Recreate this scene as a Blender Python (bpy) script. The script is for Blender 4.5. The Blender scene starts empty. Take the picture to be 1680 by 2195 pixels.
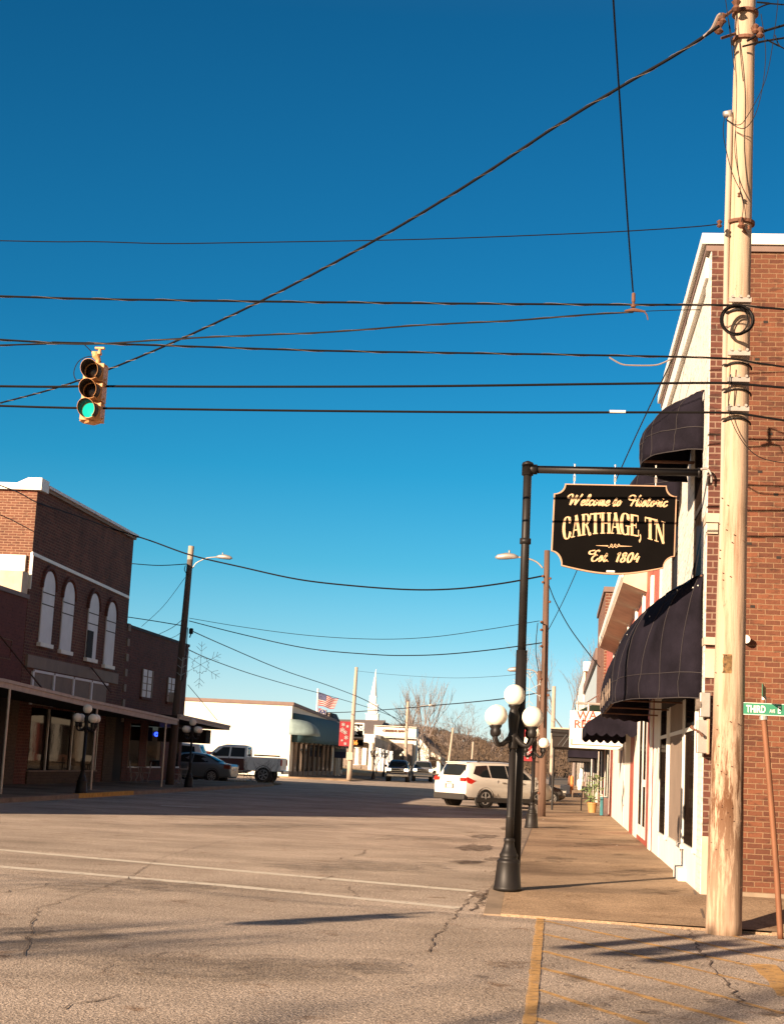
import bpy, math, random
from mathutils import Vector, Matrix
R = math.radians
SC = bpy.context.scene
COL = SC.collection

# ---------------------------------------------------------------- camera
F, CX, CY = 3300.0, 840.0, 1097.5          # measured on a 1680 x 2195 copy of the photograph
def hor(u): return 1629.4 + 0.05*(u-840)
def cray(u, v): return Vector(((u-CX)/F, -(v-CY)/F, -1))
VPX = 1192.0
AY = cray(VPX, hor(VPX)).normalized()
AZ = cray(1680, hor(1680)).cross(cray(0, hor(0))).normalized()
if AZ.y < 0: AZ = -AZ
AX = AY.cross(AZ).normalized()
CAMP = Vector((0, 0, 1.75))
M3 = Matrix((AX, AY, AZ))
cam = bpy.data.objects.new('camera', bpy.data.cameras.new('camera'))
COL.objects.link(cam)
cam.matrix_world = Matrix.Translation(CAMP) @ M3.to_4x4()
cam.data.sensor_fit = 'VERTICAL'; cam.data.sensor_height = 36.0
cam.data.lens = 36*F/2195; cam.data.clip_end = 3000; cam.data.clip_start = .05
SC.camera = cam
def ray(u, v): return (M3 @ cray(u, v))
def onx(u, v, x): d = ray(u, v); return CAMP + d*((x-CAMP.x)/d.x)
def ony(u, v, y): d = ray(u, v); return CAMP + d*((y-CAMP.y)/d.y)
def onz(u, v, z=0.0): d = ray(u, v); return CAMP + d*((z-CAMP.z)/d.z)

# ---------------------------------------------------------------- world, sun, exposure
SUN_EL, SUN_AZ = R(17), R(36)             # azimuth of travel, from +Y towards +X
w = bpy.data.worlds.new('World'); SC.world = w; w.use_nodes = True
nt = w.node_tree; nt.nodes.clear()
wo = nt.nodes.new('ShaderNodeOutputWorld'); bg = nt.nodes.new('ShaderNodeBackground')
sky = nt.nodes.new('ShaderNodeTexSky'); sky.sky_type = 'NISHITA'; sky.sun_disc = False
sky.sun_elevation = SUN_EL; sky.sun_rotation = SUN_AZ + math.pi
sky.altitude = 200; sky.air_density = 1.0; sky.dust_density = .3; sky.ozone_density = 2.2
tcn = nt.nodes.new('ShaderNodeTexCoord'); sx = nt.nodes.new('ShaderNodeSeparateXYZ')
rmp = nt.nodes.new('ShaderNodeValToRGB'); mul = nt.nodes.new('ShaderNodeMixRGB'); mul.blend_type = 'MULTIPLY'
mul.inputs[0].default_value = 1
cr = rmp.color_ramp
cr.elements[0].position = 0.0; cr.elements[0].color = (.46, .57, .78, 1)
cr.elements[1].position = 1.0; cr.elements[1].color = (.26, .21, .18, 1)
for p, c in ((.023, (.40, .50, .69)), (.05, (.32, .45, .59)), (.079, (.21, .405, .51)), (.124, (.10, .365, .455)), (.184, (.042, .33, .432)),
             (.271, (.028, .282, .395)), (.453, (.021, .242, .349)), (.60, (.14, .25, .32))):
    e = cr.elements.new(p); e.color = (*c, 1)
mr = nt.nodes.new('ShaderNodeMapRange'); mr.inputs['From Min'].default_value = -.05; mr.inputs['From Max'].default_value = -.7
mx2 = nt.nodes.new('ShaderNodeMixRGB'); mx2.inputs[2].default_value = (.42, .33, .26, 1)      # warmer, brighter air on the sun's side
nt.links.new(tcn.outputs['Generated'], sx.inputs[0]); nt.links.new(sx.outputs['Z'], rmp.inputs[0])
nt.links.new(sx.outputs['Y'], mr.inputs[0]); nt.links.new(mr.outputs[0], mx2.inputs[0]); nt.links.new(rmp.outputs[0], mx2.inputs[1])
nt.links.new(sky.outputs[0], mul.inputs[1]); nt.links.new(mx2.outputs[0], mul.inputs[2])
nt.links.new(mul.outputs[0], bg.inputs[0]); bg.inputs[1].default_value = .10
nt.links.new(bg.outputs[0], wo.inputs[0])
sl = bpy.data.lights.new('sun', 'SUN'); sl.energy = 5.0; sl.angle = R(.4); sl.color = (1, .75, .53)
so = bpy.data.objects.new('sun', sl); COL.objects.link(so); so.location = (-30, -50, 40)
sd = Vector((math.sin(SUN_AZ)*math.cos(SUN_EL), math.cos(SUN_AZ)*math.cos(SUN_EL), -math.sin(SUN_EL)))
so.rotation_euler = sd.to_track_quat('-Z', 'Y').to_euler()
SC.view_settings.view_transform = 'Standard'; SC.view_settings.look = 'None'
SC.view_settings.exposure = 1.4; SC.view_settings.gamma = 1

# ---------------------------------------------------------------- materials
def _base(name):
    m = bpy.data.materials.new(name); m.use_nodes = True
    n = m.node_tree; b = n.nodes['Principled BSDF']
    return m, n, b
def _coord(n, scale=(1, 1, 1)):
    t = n.nodes.new('ShaderNodeTexCoord'); mp = n.nodes.new('ShaderNodeMapping')
    mp.inputs['Scale'].default_value = scale
    n.links.new(t.outputs['Object'], mp.inputs[0]); return mp.outputs[0]
def _noise(n, vec, sc, det=5, rough=.6):
    x = n.nodes.new('ShaderNodeTexNoise'); x.inputs['Scale'].default_value = sc
    x.inputs['Detail'].default_value = det; x.inputs['Roughness'].default_value = rough
    n.links.new(vec, x.inputs['Vector']); return x.outputs['Fac']
def _ramp(n, fac, stops):
    r = n.nodes.new('ShaderNodeValToRGB'); e = r.color_ramp.elements
    e[0].position, e[0].color = stops[0][0], (*stops[0][1], 1)
    e[1].position, e[1].color = stops[-1][0], (*stops[-1][1], 1)
    for p, c in stops[1:-1]:
        k = e.new(p); k.color = (*c, 1)
    n.links.new(fac, r.inputs[0]); return r.outputs[0]
def _mix(n, a, b, fac=1.0, mode='MULTIPLY'):
    x = n.nodes.new('ShaderNodeMixRGB'); x.blend_type = mode
    for i, v in ((0, fac), (1, a), (2, b)):
        if isinstance(v, (int, float)): x.inputs[i].default_value = v
        elif isinstance(v, tuple): x.inputs[i].default_value = (*v, 1)
        else: n.links.new(v, x.inputs[i])
    return x.outputs[0]
def _bump(n, b, h, s=.3, d=.01):
    x = n.nodes.new('ShaderNodeBump'); x.inputs['Strength'].default_value = s; x.inputs['Distance'].default_value = d
    n.links.new(h, x.inputs['Height']); n.links.new(x.outputs[0], b.inputs['Normal'])
def k3(c, f): return tuple(min(1, v*f) for v in c)
def mat(name, c, rough=.6, metal=0, var=.18, sc=3, bump=.12, bsc=40, scale=(1, 1, 1), emit=None, es=0, coat=0, spec=None, bd=.005):
    m, n, b = _base(name)
    v = _coord(n, scale)
    n1 = _noise(n, v, sc)
    col = _ramp(n, n1, ((.3, k3(c, 1-var)), (.7, k3(c, 1+var))))
    n.links.new(col, b.inputs['Base Color'])
    b.inputs['Roughness'].default_value = rough; b.inputs['Metallic'].default_value = metal
    if bump: _bump(n, b, _noise(n, v, bsc), bump, bd)
    if spec is not None: b.inputs['Specular IOR Level'].default_value = spec
    if emit: b.inputs['Emission Color'].default_value = (*emit, 1); b.inputs['Emission Strength'].default_value = es
    if coat: b.inputs['Coat Weight'].default_value = coat; b.inputs['Coat Roughness'].default_value = .06
    return m
def brick(name, c1, c2, mortar, bw=.21, bh=.078, mo=.011, bump=.5, grime=.5, patch=None):
    m, n, b = _base(name)
    t = n.nodes.new('ShaderNodeTexCoord'); s = n.nodes.new('ShaderNodeSeparateXYZ'); n.links.new(t.outputs['Object'], s.inputs[0])
    ad = n.nodes.new('ShaderNodeMath'); ad.operation = 'ADD'; n.links.new(s.outputs[0], ad.inputs[0]); n.links.new(s.outputs[1], ad.inputs[1])
    cb = n.nodes.new('ShaderNodeCombineXYZ'); n.links.new(ad.outputs[0], cb.inputs[0]); n.links.new(s.outputs[2], cb.inputs[1])
    nz = n.nodes.new('ShaderNodeTexNoise'); nz.inputs['Scale'].default_value = 7; n.links.new(t.outputs['Object'], nz.inputs['Vector'])
    vs = n.nodes.new('ShaderNodeVectorMath'); vs.operation = 'SCALE'; n.links.new(nz.outputs['Color'], vs.inputs[0]); vs.inputs['Scale'].default_value = .014
    va = n.nodes.new('ShaderNodeVectorMath'); va.operation = 'ADD'; n.links.new(cb.outputs[0], va.inputs[0]); n.links.new(vs.outputs[0], va.inputs[1])
    br = n.nodes.new('ShaderNodeTexBrick'); n.links.new(va.outputs[0], br.inputs['Vector'])
    br.inputs['Scale'].default_value = 1; br.inputs['Brick Width'].default_value = bw; br.inputs['Row Height'].default_value = bh
    br.inputs['Mortar Size'].default_value = mo; br.inputs['Mortar Smooth'].default_value = .25; br.inputs['Bias'].default_value = -.1
    br.inputs['Color1'].default_value = (*c1, 1); br.inputs['Color2'].default_value = (*c2, 1); br.inputs['Mortar'].default_value = (*mortar, 1)
    g = _ramp(n, _noise(n, t.outputs['Object'], .7, 8, .65), ((.25, (1-grime,)*3), (.65, (1.0,)*3)))
    f = _ramp(n, _noise(n, t.outputs['Object'], 30, 3), ((.3, (.8,)*3), (.7, (1.0,)*3)))
    dk = _ramp(n, _noise(n, _coord(n, (2.4, 2.4, 8)), 1.6, 4, .7), ((.36, (.58,)*3), (.46, (1,)*3), (.66, (1,)*3), (.74, (1.25,)*3)))
    col = _mix(n, _mix(n, _mix(n, br.outputs['Color'], g), f), dk)
    if patch:
        pm = _ramp(n, _noise(n, t.outputs['Object'], .45, 6, .7), ((.50, (0, 0, 0)), (.62, (.8, .8, .8))))
        col = _mix(n, col, patch, pm, 'MIX')
    n.links.new(col, b.inputs['Base Color']); b.inputs['Roughness'].default_value = .9
    iv = n.nodes.new('ShaderNodeMath'); iv.operation = 'SUBTRACT'; iv.inputs[0].default_value = 1; n.links.new(br.outputs['Fac'], iv.inputs[1])
    ad2 = n.nodes.new('ShaderNodeMath'); ad2.operation = 'MULTIPLY_ADD'; n.links.new(_noise(n, t.outputs['Object'], 45, 4), ad2.inputs[0]); ad2.inputs[1].default_value = .5
    n.links.new(iv.outputs[0], ad2.inputs[2])
    _bump(n, b, ad2.outputs[0], bump, .008)
    return m
def asphalt(name, ca, cb, spk=.25, bump=.6, strs=.18):
    m, n, b = _base(name)
    v = _coord(n)
    big = _ramp(n, _noise(n, v, .35, 9, .62), ((.33, ca), (.62, cb)))
    st = _coord(n, (.5, 2.2, 1))
    strk = _ramp(n, _noise(n, st, .8, 7, .6), ((.34, (1-strs,)*3), (.6, (1, 1, 1))))
    gr = _noise(n, v, 60, 2, .7); gr2 = _noise(n, v, 22, 3, .7)
    spec = _ramp(n, gr, ((.36, (1-spk*1.7,)*3), (.64, (1+spk*1.2,)*3)))
    sp2 = _ramp(n, gr2, ((.36, (1-spk*.7,)*3), (.64, (1+spk*.5,)*3)))
    stain = _ramp(n, _noise(n, _coord(n, (1, .8, 1)), 1.7, 9, .72), ((.32, (.55, .46, .39)), (.42, (1, 1, 1))))
    col = _mix(n, _mix(n, _mix(n, _mix(n, big, strk), spec), sp2), stain)
    n.links.new(col, b.inputs['Base Color']); b.inputs['Roughness'].default_value = .9
    b.inputs['Specular IOR Level'].default_value = .2
    mm = n.nodes.new('ShaderNodeMath'); mm.operation = 'MULTIPLY_ADD'; mm.inputs[1].default_value = 1.6
    n.links.new(gr2, mm.inputs[0]); n.links.new(gr, mm.inputs[2])
    _bump(n, b, mm.outputs[0], bump, .008)
    return m
def glass(name, c=(.015, .018, .02), rough=.04, spec=.9, ior=1.7):
    m, n, b = _base(name)
    v = _coord(n)
    b.inputs['Base Color'].default_value = (*c, 1); b.inputs['Roughness'].default_value = rough
    b.inputs['Specular IOR Level'].default_value = spec; b.inputs['IOR'].default_value = ior
    _bump(n, b, _noise(n, v, 1.1, 2), .05, .02)
    return m
def wood(name, c, dark, sc=6, bump=.5, stain=None, knots=True):
    m, n, b = _base(name)
    v = _coord(n, (sc, sc, sc*.06))
    g = _ramp(n, _noise(n, v, 2.2, 8, .7), ((.3, dark), (.5, c), (.75, k3(c, 1.15))))
    fl = _ramp(n, _noise(n, _coord(n, (1, 1, .35)), 9, 4, .75), ((.22, k3(dark, .6)), (.34, (1, 1, 1))))
    col = _mix(n, g, fl)
    if stain:
        t = n.nodes.new('ShaderNodeTexCoord'); s = n.nodes.new('ShaderNodeSeparateXYZ'); n.links.new(t.outputs['Object'], s.inputs[0])
        zz = _ramp(n, _mapr(n, s.outputs[2], 0, 3.4), ((.05, (.25,)*3), (.3, (.75,)*3), (.45, (1,)*3), (.62, (.8,)*3), (.85, (0,)*3)))
        nn = _ramp(n, _noise(n, _coord(n, (7, 7, .9)), 1.3, 9, .75), ((.44, (0,)*3), (.52, (1,)*3)))
        col = _mix(n, col, stain, _mix(n, zz, nn), 'MIX')
    n.links.new(col, b.inputs['Base Color']); b.inputs['Roughness'].default_value = .85
    _bump(n, b, _noise(n, v, 4, 8, .7), bump, .012)
    return m
def _mapr(n, val, a, bb):
    x = n.nodes.new('ShaderNodeMapRange'); x.inputs['From Min'].default_value = a; x.inputs['From Max'].default_value = bb
    n.links.new(val, x.inputs[0]); return x.outputs[0]

MT = {}
MT['road'] = asphalt('road', (.39, .315, .245), (.61, .50, .40), .46, 1.0)
MT['walk'] = asphalt('walk', (.16, .105, .064), (.42, .30, .195), .20, .3, .16)
MT['dirt'] = mat('dirt', (.12, .09, .055), .95, var=.4, sc=.2)
MT['white_line'] = mat('white_line', (.62, .56, .46), .8, var=.25, sc=6)
MT['yellow_line'] = mat('yellow_line', (.46, .28, .10), .85, var=.5, sc=5)
MT['crack'] = mat('crack', (.13, .095, .07), .95)
MT['brick_r'] = brick('brick_side', (.205, .070, .032), (.105, .034, .018), (.27, .155, .085), .20, .069, .0075, .9, .45)
MT['brick_p'] = brick('brick_pier', (.13, .042, .026), (.10, .032, .022), (.26, .17, .12), .23, .086, .010, .6, .3)
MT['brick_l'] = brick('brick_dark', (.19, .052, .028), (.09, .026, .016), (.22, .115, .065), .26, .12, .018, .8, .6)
MT['brick_lit'] = brick('brick_sunlit', (.21, .085, .05), (.15, .055, .034), (.36, .22, .14), .34, .105, .016, .8, .4)  # paler brick for the side wall, its sunlight put into the colour
MT['brick_s'] = brick('brick_small', (.17, .042, .023), (.09, .024, .014), (.12, .06, .04), .26, .12, .018, .6, .4)
MT['brick_f'] = brick('brick_far', (.22, .07, .04), (.15, .05, .03), (.32, .22, .15), .3, .13, .02, .4, .4)
MT['red_wall'] = brick('red_painted_brick', (.17, .045, .03), (.14, .038, .026), (.12, .035, .025), .26, .12, .012, .4, .3)
MT['white_brick'] = brick('white_painted_brick', (.78, .74, .66), (.74, .70, .62), (.66, .62, .54), .23, .086, .008, .35, .12)
MT['tan_brick'] = brick('tan_brick', (.13, .09, .05), (.10, .07, .04), (.08, .055, .035), .26, .12, .014, .4, .3)
MT['stucco'] = mat('stucco', (.72, .68, .58), .9, var=.06, sc=.5, bump=.2)
MT['white'] = mat('white_paint', (.76, .73, .66), .55, var=.07, sc=2)
MT['cream'] = mat('cream_stone', (.50, .40, .30), .8, var=.15, sc=2)
MT['beige'] = mat('beige_panel', (.22, .165, .125), .8, var=.12, sc=1.5)
MT['grey_wht'] = mat('shutter_white', (.66, .64, .64), .6, var=.07, sc=1.5)
MT['red_paint'] = mat('red_trim', (.33, .07, .045), .6, var=.15)
MT['redwood'] = mat('red_panel', (.40, .10, .055), .6, var=.2)
MT['black_iron'] = mat('black_iron', (.013, .011, .010), .5, 0, spec=.3, var=.3, bump=.15, bsc=60)
MT['black'] = mat('black', (.012, .011, .010), .6)
MT['rubber'] = mat('rubber', (.018, .016, .015), .8)
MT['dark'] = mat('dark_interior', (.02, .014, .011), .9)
MT['globe'] = mat('globe_glass', (.86, .80, .66), .35, var=.03, bump=0)
MT['canvas'] = mat('navy_canvas', (.0120, .0100, .0155), .9, spec=.08, var=.5, sc=1.2, bump=1.0, bsc=3, bd=.03)
MT['seam'] = mat('canvas_seam', (.024, .019, .021), .8)
MT['teal'] = mat('teal_canvas', (.035, .085, .105), .8, var=.15)
MT['teal_pale'] = mat('pale_teal_canvas', (.20, .27, .27), .8, var=.15)
MT['sign_black'] = mat('sign_black', (.004, .0033, .003), .85, spec=.04, var=.2, bump=.05)
MT['gold'] = mat('gold_letter', (.60, .385, .21), .5, var=.2, sc=20)
MT['rim'] = mat('sign_rim', (.42, .25, .15), .5, var=.15)
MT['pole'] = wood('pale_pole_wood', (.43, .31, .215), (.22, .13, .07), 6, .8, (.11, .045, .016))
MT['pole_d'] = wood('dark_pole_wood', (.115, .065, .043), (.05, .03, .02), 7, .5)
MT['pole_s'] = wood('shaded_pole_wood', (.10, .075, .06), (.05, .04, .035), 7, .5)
MT['pole_g'] = wood('weathered_sunlit_pole_wood', (.38, .30, .235), (.38, .30, .24), 7, .4)  # pale poles; on the left pole's top it stands for sunlight
MT['wire'] = mat('wire_black', (.006, .005, .005), .6, spec=.2)
MT['strand'] = mat('steel_strand', (.34, .27, .22), .45, .4)
MT['galv'] = mat('galvanised', (.42, .38, .34), .45, .5)
MT['rust'] = mat('rusty_steel', (.13, .055, .03), .8, var=.4)
MT['post_rust'] = mat('rusty_signpost', (.20, .085, .042), .7, .2, var=.25, sc=5, scale=(1, 1, .3))
MT['sig'] = mat('signal_yellow', (.60, .29, .11), .5, var=.15, sc=9)
MT['sig_in'] = mat('visor_black', (.02, .016, .014), .7)
MT['lens_off'] = mat('lens_dark', (.03, .015, .012), .25, bump=0)
MT['lens_g'] = mat('lens_green', (.01, .12, .07), .3, bump=0, emit=(.015, .62, .40), es=.62)
MT['green_sign'] = mat('green_sign', (.03, .20, .115), .45, var=.1)
MT['sign_white'] = mat('sign_white', (.75, .72, .66), .5, var=.05, bump=0)
MT['glass'] = glass('window_glass', spec=.35, ior=1.4)

MT['glass_l'] = glass('shop_glass', (.010, .008, .007), .04, .12, 1.22)
MT['carwhite'] = mat('car_white', (.70, .66, .58), .25, 0, var=.02, bump=0, coat=.6)
MT['carwhite2'] = mat('truck_white', (.86, .82, .76), .3, 0, var=.03, bump=0, coat=.5)
MT['cargrey'] = mat('car_grey', (.22, .24, .25), .3, .5, var=.03, bump=0, coat=.5)
MT['cardark'] = mat('car_dark', (.04, .025, .022), .25, .3, var=.05, bump=0, coat=.6)
MT['carsilver'] = mat('car_silver', (.45, .44, .43), .3, .5, var=.03, bump=0, coat=.5)
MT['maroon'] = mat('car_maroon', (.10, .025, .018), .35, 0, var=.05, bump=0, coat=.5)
MT['chrome'] = mat('chrome', (.6, .58, .55), .2, .95, var=.02, bump=0)
MT['alloy'] = mat('alloy_rim', (.42, .40, .38), .35, .3, var=.02, bump=0)
MT['taillight'] = mat('tail_lens', (.55, .03, .02), .2, bump=0)
MT['orange_lens'] = mat('orange_lens', (.3, .05, .02), .3, bump=0)
MT['headlight'] = mat('headlight', (.9, .85, .7), .2, bump=0, emit=(1, .82, .55), es=2.6)
MT['plastic'] = mat('car_plastic', (.03, .026, .023), .7, var=.1)
MT['flag_red'] = mat('flag_red', (.24, .012, .018), .8, var=.1)
MT['flag_white'] = mat('flag_white', (.36, .33, .32), .8, var=.05)
MT['flag_blue'] = mat('flag_blue', (.015, .025, .10), .8, var=.1)
MT['navy'] = mat('navy_sign', (.02, .035, .10), .5)
MT['paleblue'] = mat('pale_blue_panel', (.14, .2, .25), .6)
MT['roof_grey'] = mat('grey_shingle', (.17, .14, .125), .9, var=.25, sc=6)
MT['roof_dark'] = mat('dark_shingle', (.045, .045, .05), .9, var=.25, sc=6)
MT['roof_brown'] = mat('brown_metal', (.18, .12, .10), .7, var=.1)
MT['stone'] = mat('grey_stone', (.2, .16, .13), .9, var=.4, sc=5, bump=.5, bsc=6)
MT['lightblue'] = mat('pale_blue_wall', (.36, .43, .46), .8)
MT['bark'] = mat('bark', (.14, .10, .07), .95, var=.3, sc=3)
MT['bark_p'] = mat('pale_bark', (.42, .32, .25), .95, var=.2, sc=3)
MT['twig'] = mat('twigs', (.10, .068, .045), .95, var=.3, sc=1)
MT['hill'] = mat('hill_woods', (.105, .072, .045), 1, var=.45, sc=.12, bump=1, bsc=.5)
MT['leaf'] = mat('leaf', (.16, .22, .08), .5, var=.4, sc=8)
MT['pot'] = mat('yellow_pot', (.42, .22, .07), .6)
MT['blade'] = mat('dry_grass', (.2, .15, .07), .95, var=.3)
MT['orange'] = mat('orange_plastic', (.75, .22, .05), .6)
MT['neon_b'] = mat('neon_blue', (.02, .02, .3), .5, emit=(.03, .08, 1), es=1.2)
MT['neon_g'] = mat('neon_green', (.02, .2, .1), .5, emit=(.08, .9, .35), es=.9)
MT['led'] = mat('led_orange', (.5, .15, .02), .5, emit=(1, .28, .05), es=1.0)
MT['iron_white'] = mat('white_iron', (.32, .30, .29), .6)
MT['snow'] = mat('snowflake_tube', (.30, .34, .35), .4, bump=0)
MT['teal_bin'] = mat('teal_plastic', (.03, .17, .19), .5)
MT['kerb_y'] = mat('kerb_yellow', (.50, .27, .035), .8, var=.3, sc=5)
MT['kerb'] = mat('kerb_concrete', (.22, .165, .115), .9, var=.3, sc=2)

def worn(name, c, lo, hi, sc=6, amax=.85):     # paint or stain that lets the surface below show through
    m, n, b = _base(name); v = _coord(n)
    a_ = _ramp(n, _noise(n, v, sc, 8, .75), ((lo, (0, 0, 0)), (hi, (amax,)*3)))
    n.links.new(a_, b.inputs['Alpha']); b.inputs['Base Color'].default_value = (*c, 1); b.inputs['Roughness'].default_value = .9
    b.inputs['Specular IOR Level'].default_value = .2
    return m
MT['yellow_line'] = worn('faded_yellow_paint', (.62, .37, .14), .30, .54, 7, .88)
MT['white_line'] = worn('worn_white_paint', (.66, .60, .50), .30, .46, 8, .95)
MT['stain'] = worn('oil_stain', (.09, .062, .045), .36, .66, 4, .8)
MT['tar'] = worn('tar_smear', (.05, .04, .035), .40, .7, 3, .5)
def dimglass(name, c, fac, rough=.03):
    m, n, b = _base(name); n.nodes.remove(b)
    o = n.nodes['Material Output']; d = n.nodes.new('ShaderNodeBsdfDiffuse'); g = n.nodes.new('ShaderNodeBsdfGlossy'); x = n.nodes.new('ShaderNodeMixShader')
    d.inputs[0].default_value = (*c, 1); g.inputs['Roughness'].default_value = rough; g.inputs['Color'].default_value = (.95, .93, .9, 1); x.inputs[0].default_value = fac
    bp = n.nodes.new('ShaderNodeBump'); bp.inputs['Strength'].default_value = .04; bp.inputs['Distance'].default_value = .02
    n.links.new(_noise(n, _coord(n), 1.3, 2), bp.inputs['Height']); n.links.new(bp.outputs[0], g.inputs['Normal'])
    n.links.new(d.outputs[0], x.inputs[1]); n.links.new(g.outputs[0], x.inputs[2]); n.links.new(x.outputs[0], o.inputs[0]); return m
MT['glass_l'] = dimglass('shop_glass', (.010, .007, .006), .055)
MT['glass_b'] = dimglass('window_glass_dull', (.02, .014, .011), .05, .08)
MT['dry_lawn'] = mat('dry_lawn', (.40, .28, .14), .95, var=.3, sc=1)
MT['green_canvas'] = mat('green_canvas', (.012, .02, .014), .9, spec=.1)

# ---------------------------------------------------------------- mesh builder
class MB:
    def __init__(s): s.v = []; s.f = []; s.m = None
    def _a(s, pts, faces):
        b = len(s.v)
        s.v += [(s.m @ Vector(p)) if s.m else Vector(p) for p in pts]
        s.f += [tuple(b+i for i in f) for f in faces]
    def box(s, x0, x1, y0, y1, z0, z1):
        s._a([(x0, y0, z0), (x1, y0, z0), (x1, y1, z0), (x0, y1, z0), (x0, y0, z1), (x1, y0, z1), (x1, y1, z1), (x0, y1, z1)],
             [(0, 3, 2, 1), (4, 5, 6, 7), (0, 1, 5, 4), (1, 2, 6, 5), (2, 3, 7, 6), (3, 0, 4, 7)]); return s
    def prism(s, pts, d):
        n = len(pts); d = Vector(d); P = [Vector(p) for p in pts]
        s._a(P + [p+d for p in P], [tuple(range(n-1, -1, -1)), tuple(range(n, 2*n))] + [(i, (i+1) % n, n+(i+1) % n, n+i) for i in range(n)]); return s
    def quad(s, *p): s._a(p, [tuple(range(len(p)))]); return s
    def tube(s, pts, r, n=6, cap=True):
        P = [Vector(p) for p in pts]; rr = r if isinstance(r, (list, tuple)) else [r]*len(P)
        V = []; u = None
        for i, p in enumerate(P):
            t = (P[min(i+1, len(P)-1)] - P[max(i-1, 0)])
            t = t.normalized() if t.length > 1e-9 else Vector((0, 0, 1))
            if u is None: u = t.orthogonal().normalized()
            else:
                u = u - t*u.dot(t)
                u = u.normalized() if u.length > 1e-6 else t.orthogonal().normalized()
            w_ = t.cross(u)
            V += [p + (u*math.cos(a) + w_*math.sin(a))*rr[i] for a in (2*math.pi*k/n for k in range(n))]
        Fc = [(i*n+k, i*n+(k+1) % n, (i+1)*n+(k+1) % n, (i+1)*n+k) for i in range(len(P)-1) for k in range(n)]
        if cap: Fc += [tuple(range(n-1, -1, -1)), tuple((len(P)-1)*n+k for k in range(n))]
        s._a(V, Fc); return s
    def lathe(s, prof, c=(0, 0), n=20, z=0):
        V = []
        for r, h in prof: V += [(c[0]+r*math.cos(2*math.pi*k/n), c[1]+r*math.sin(2*math.pi*k/n), z+h) for k in range(n)]
        L = len(prof)
        Fc = [(i*n+k, i*n+(k+1) % n, (i+1)*n+(k+1) % n, (i+1)*n+k) for i in range(L-1) for k in range(n)]
        Fc += [tuple(range(n-1, -1, -1)), tuple((L-1)*n+k for k in range(n))]
        s._a(V, Fc); return s
    def ball(s, c, r, n=20, m=12, sq=1):
        prof = [(max(.001, r*math.sin(math.pi*i/m)), -r*math.cos(math.pi*i/m)*sq) for i in range(m+1)]
        return s.lathe(prof, (c[0], c[1]), n, c[2])
    def grid(s, P):
        a, b = len(P), len(P[0])
        s._a([p for row in P for p in row], [(i*b+j, i*b+j+1, (i+1)*b+j+1, (i+1)*b+j) for i in range(a-1) for j in range(b-1)]); return s
    def build(s, name, m, parent=None, off=None, smooth=False, bevel=0, solid=0, sub=0):
        me = bpy.data.meshes.new(name)
        o_ = Vector(off) if off is not None else (Vector(parent.get('_o', (0, 0, 0))) if parent else Vector())
        me.from_pydata([tuple(v-o_) for v in s.v], [], s.f); me.update()
        me.materials.append(m if not isinstance(m, str) else MT[m])
        if smooth: me.polygons.foreach_set('use_smooth', [True]*len(me.polygons))
        o = bpy.data.objects.new(name, me); COL.objects.link(o)
        if parent: o.parent = parent; o['_o'] = tuple(o_)
        if bevel: x = o.modifiers.new('b', 'BEVEL'); x.width = bevel; x.segments = 2; x.limit_method = 'ANGLE'
        if solid: x = o.modifiers.new('s', 'SOLIDIFY'); x.thickness = solid; x.offset = 0
        if sub: x = o.modifiers.new('u', 'SUBSURF'); x.levels = sub; x.render_levels = sub
        return o
def B(x0, x1, y0, y1, z0, z1): return MB().box(x0, x1, y0, y1, z0, z1)
def tag(o, label=None, cat=None, group=None, kind=None):
    if label: o['label'] = label
    if cat: o['category'] = cat
    if group: o['group'] = group
    if kind: o['kind'] = kind
    return o
def thing(name, loc, label, cat, group=None, world=True, rz=0):
    o = bpy.data.objects.new(name, None); COL.objects.link(o); o.location = loc; o.rotation_euler.z = rz
    o.empty_display_size = .3
    o['_o'] = tuple(loc) if world else (0, 0, 0)
    return tag(o, label, cat, group)
def struct(name, mb, m, **k):
    o = mb.build(name, m, **k); o['kind'] = 'structure'; return o
def single(name, mb, m, label, cat, group=None, **k):
    c = sum(mb.v, Vector())/len(mb.v); zmin = min(v.z for v in mb.v); c = Vector((c.x, c.y, zmin))
    o = mb.build(name, m, off=c, **k); o.location = c; return tag(o, label, cat, group)
def children(o): return [c for c in COL.objects if c.parent == o]
def copy_tree(o, parent=None):
    c = o.copy(); COL.objects.link(c); c.parent = parent
    for ch in children(o): copy_tree(ch, c)
    return c
def crom(P, k=6):
    P = [Vector(p) for p in P]; out = []
    for i in range(len(P)-1):
        a, b, c, d = P[max(i-1, 0)], P[i], P[i+1], P[min(i+2, len(P)-1)]
        for j in range(k):
            t = j/k
            out.append(.5*((2*b) + (c-a)*t + (2*a-5*b+4*c-d)*t*t + (3*b-a-3*c+d)*t**3))
    return out + [P[-1]]
def text(name, s, m, parent, origin, right, up, size, ext=.004, align='CENTER', bold=0, sy=1):
    cu = bpy.data.curves.new(name, 'FONT'); cu.body = s; cu.size = size; cu.extrude = ext; cu.align_x = align; cu.offset = bold
    cu.resolution_u = 3
    t = bpy.data.objects.new(name, cu); COL.objects.link(t)
    dg = bpy.context.evaluated_depsgraph_get()
    me = bpy.data.meshes.new_from_object(t.evaluated_get(dg)); bpy.data.objects.remove(t)
    r, u = Vector(right).normalized(), Vector(up).normalized(); n = r.cross(u)
    mx = Matrix((r, u*sy, n)).transposed().to_4x4(); mx.translation = Vector(origin)
    me.transform(mx)
    if parent: me.transform(Matrix.Translation(-Vector(parent.get('_o', (0, 0, 0)))))
    me.materials.clear(); me.materials.append(MT[m])
    o = bpy.data.objects.new(name, me); COL.objects.link(o)
    if parent: o.parent = parent; o['_o'] = parent.get('_o', (0, 0, 0))
    return o
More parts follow.
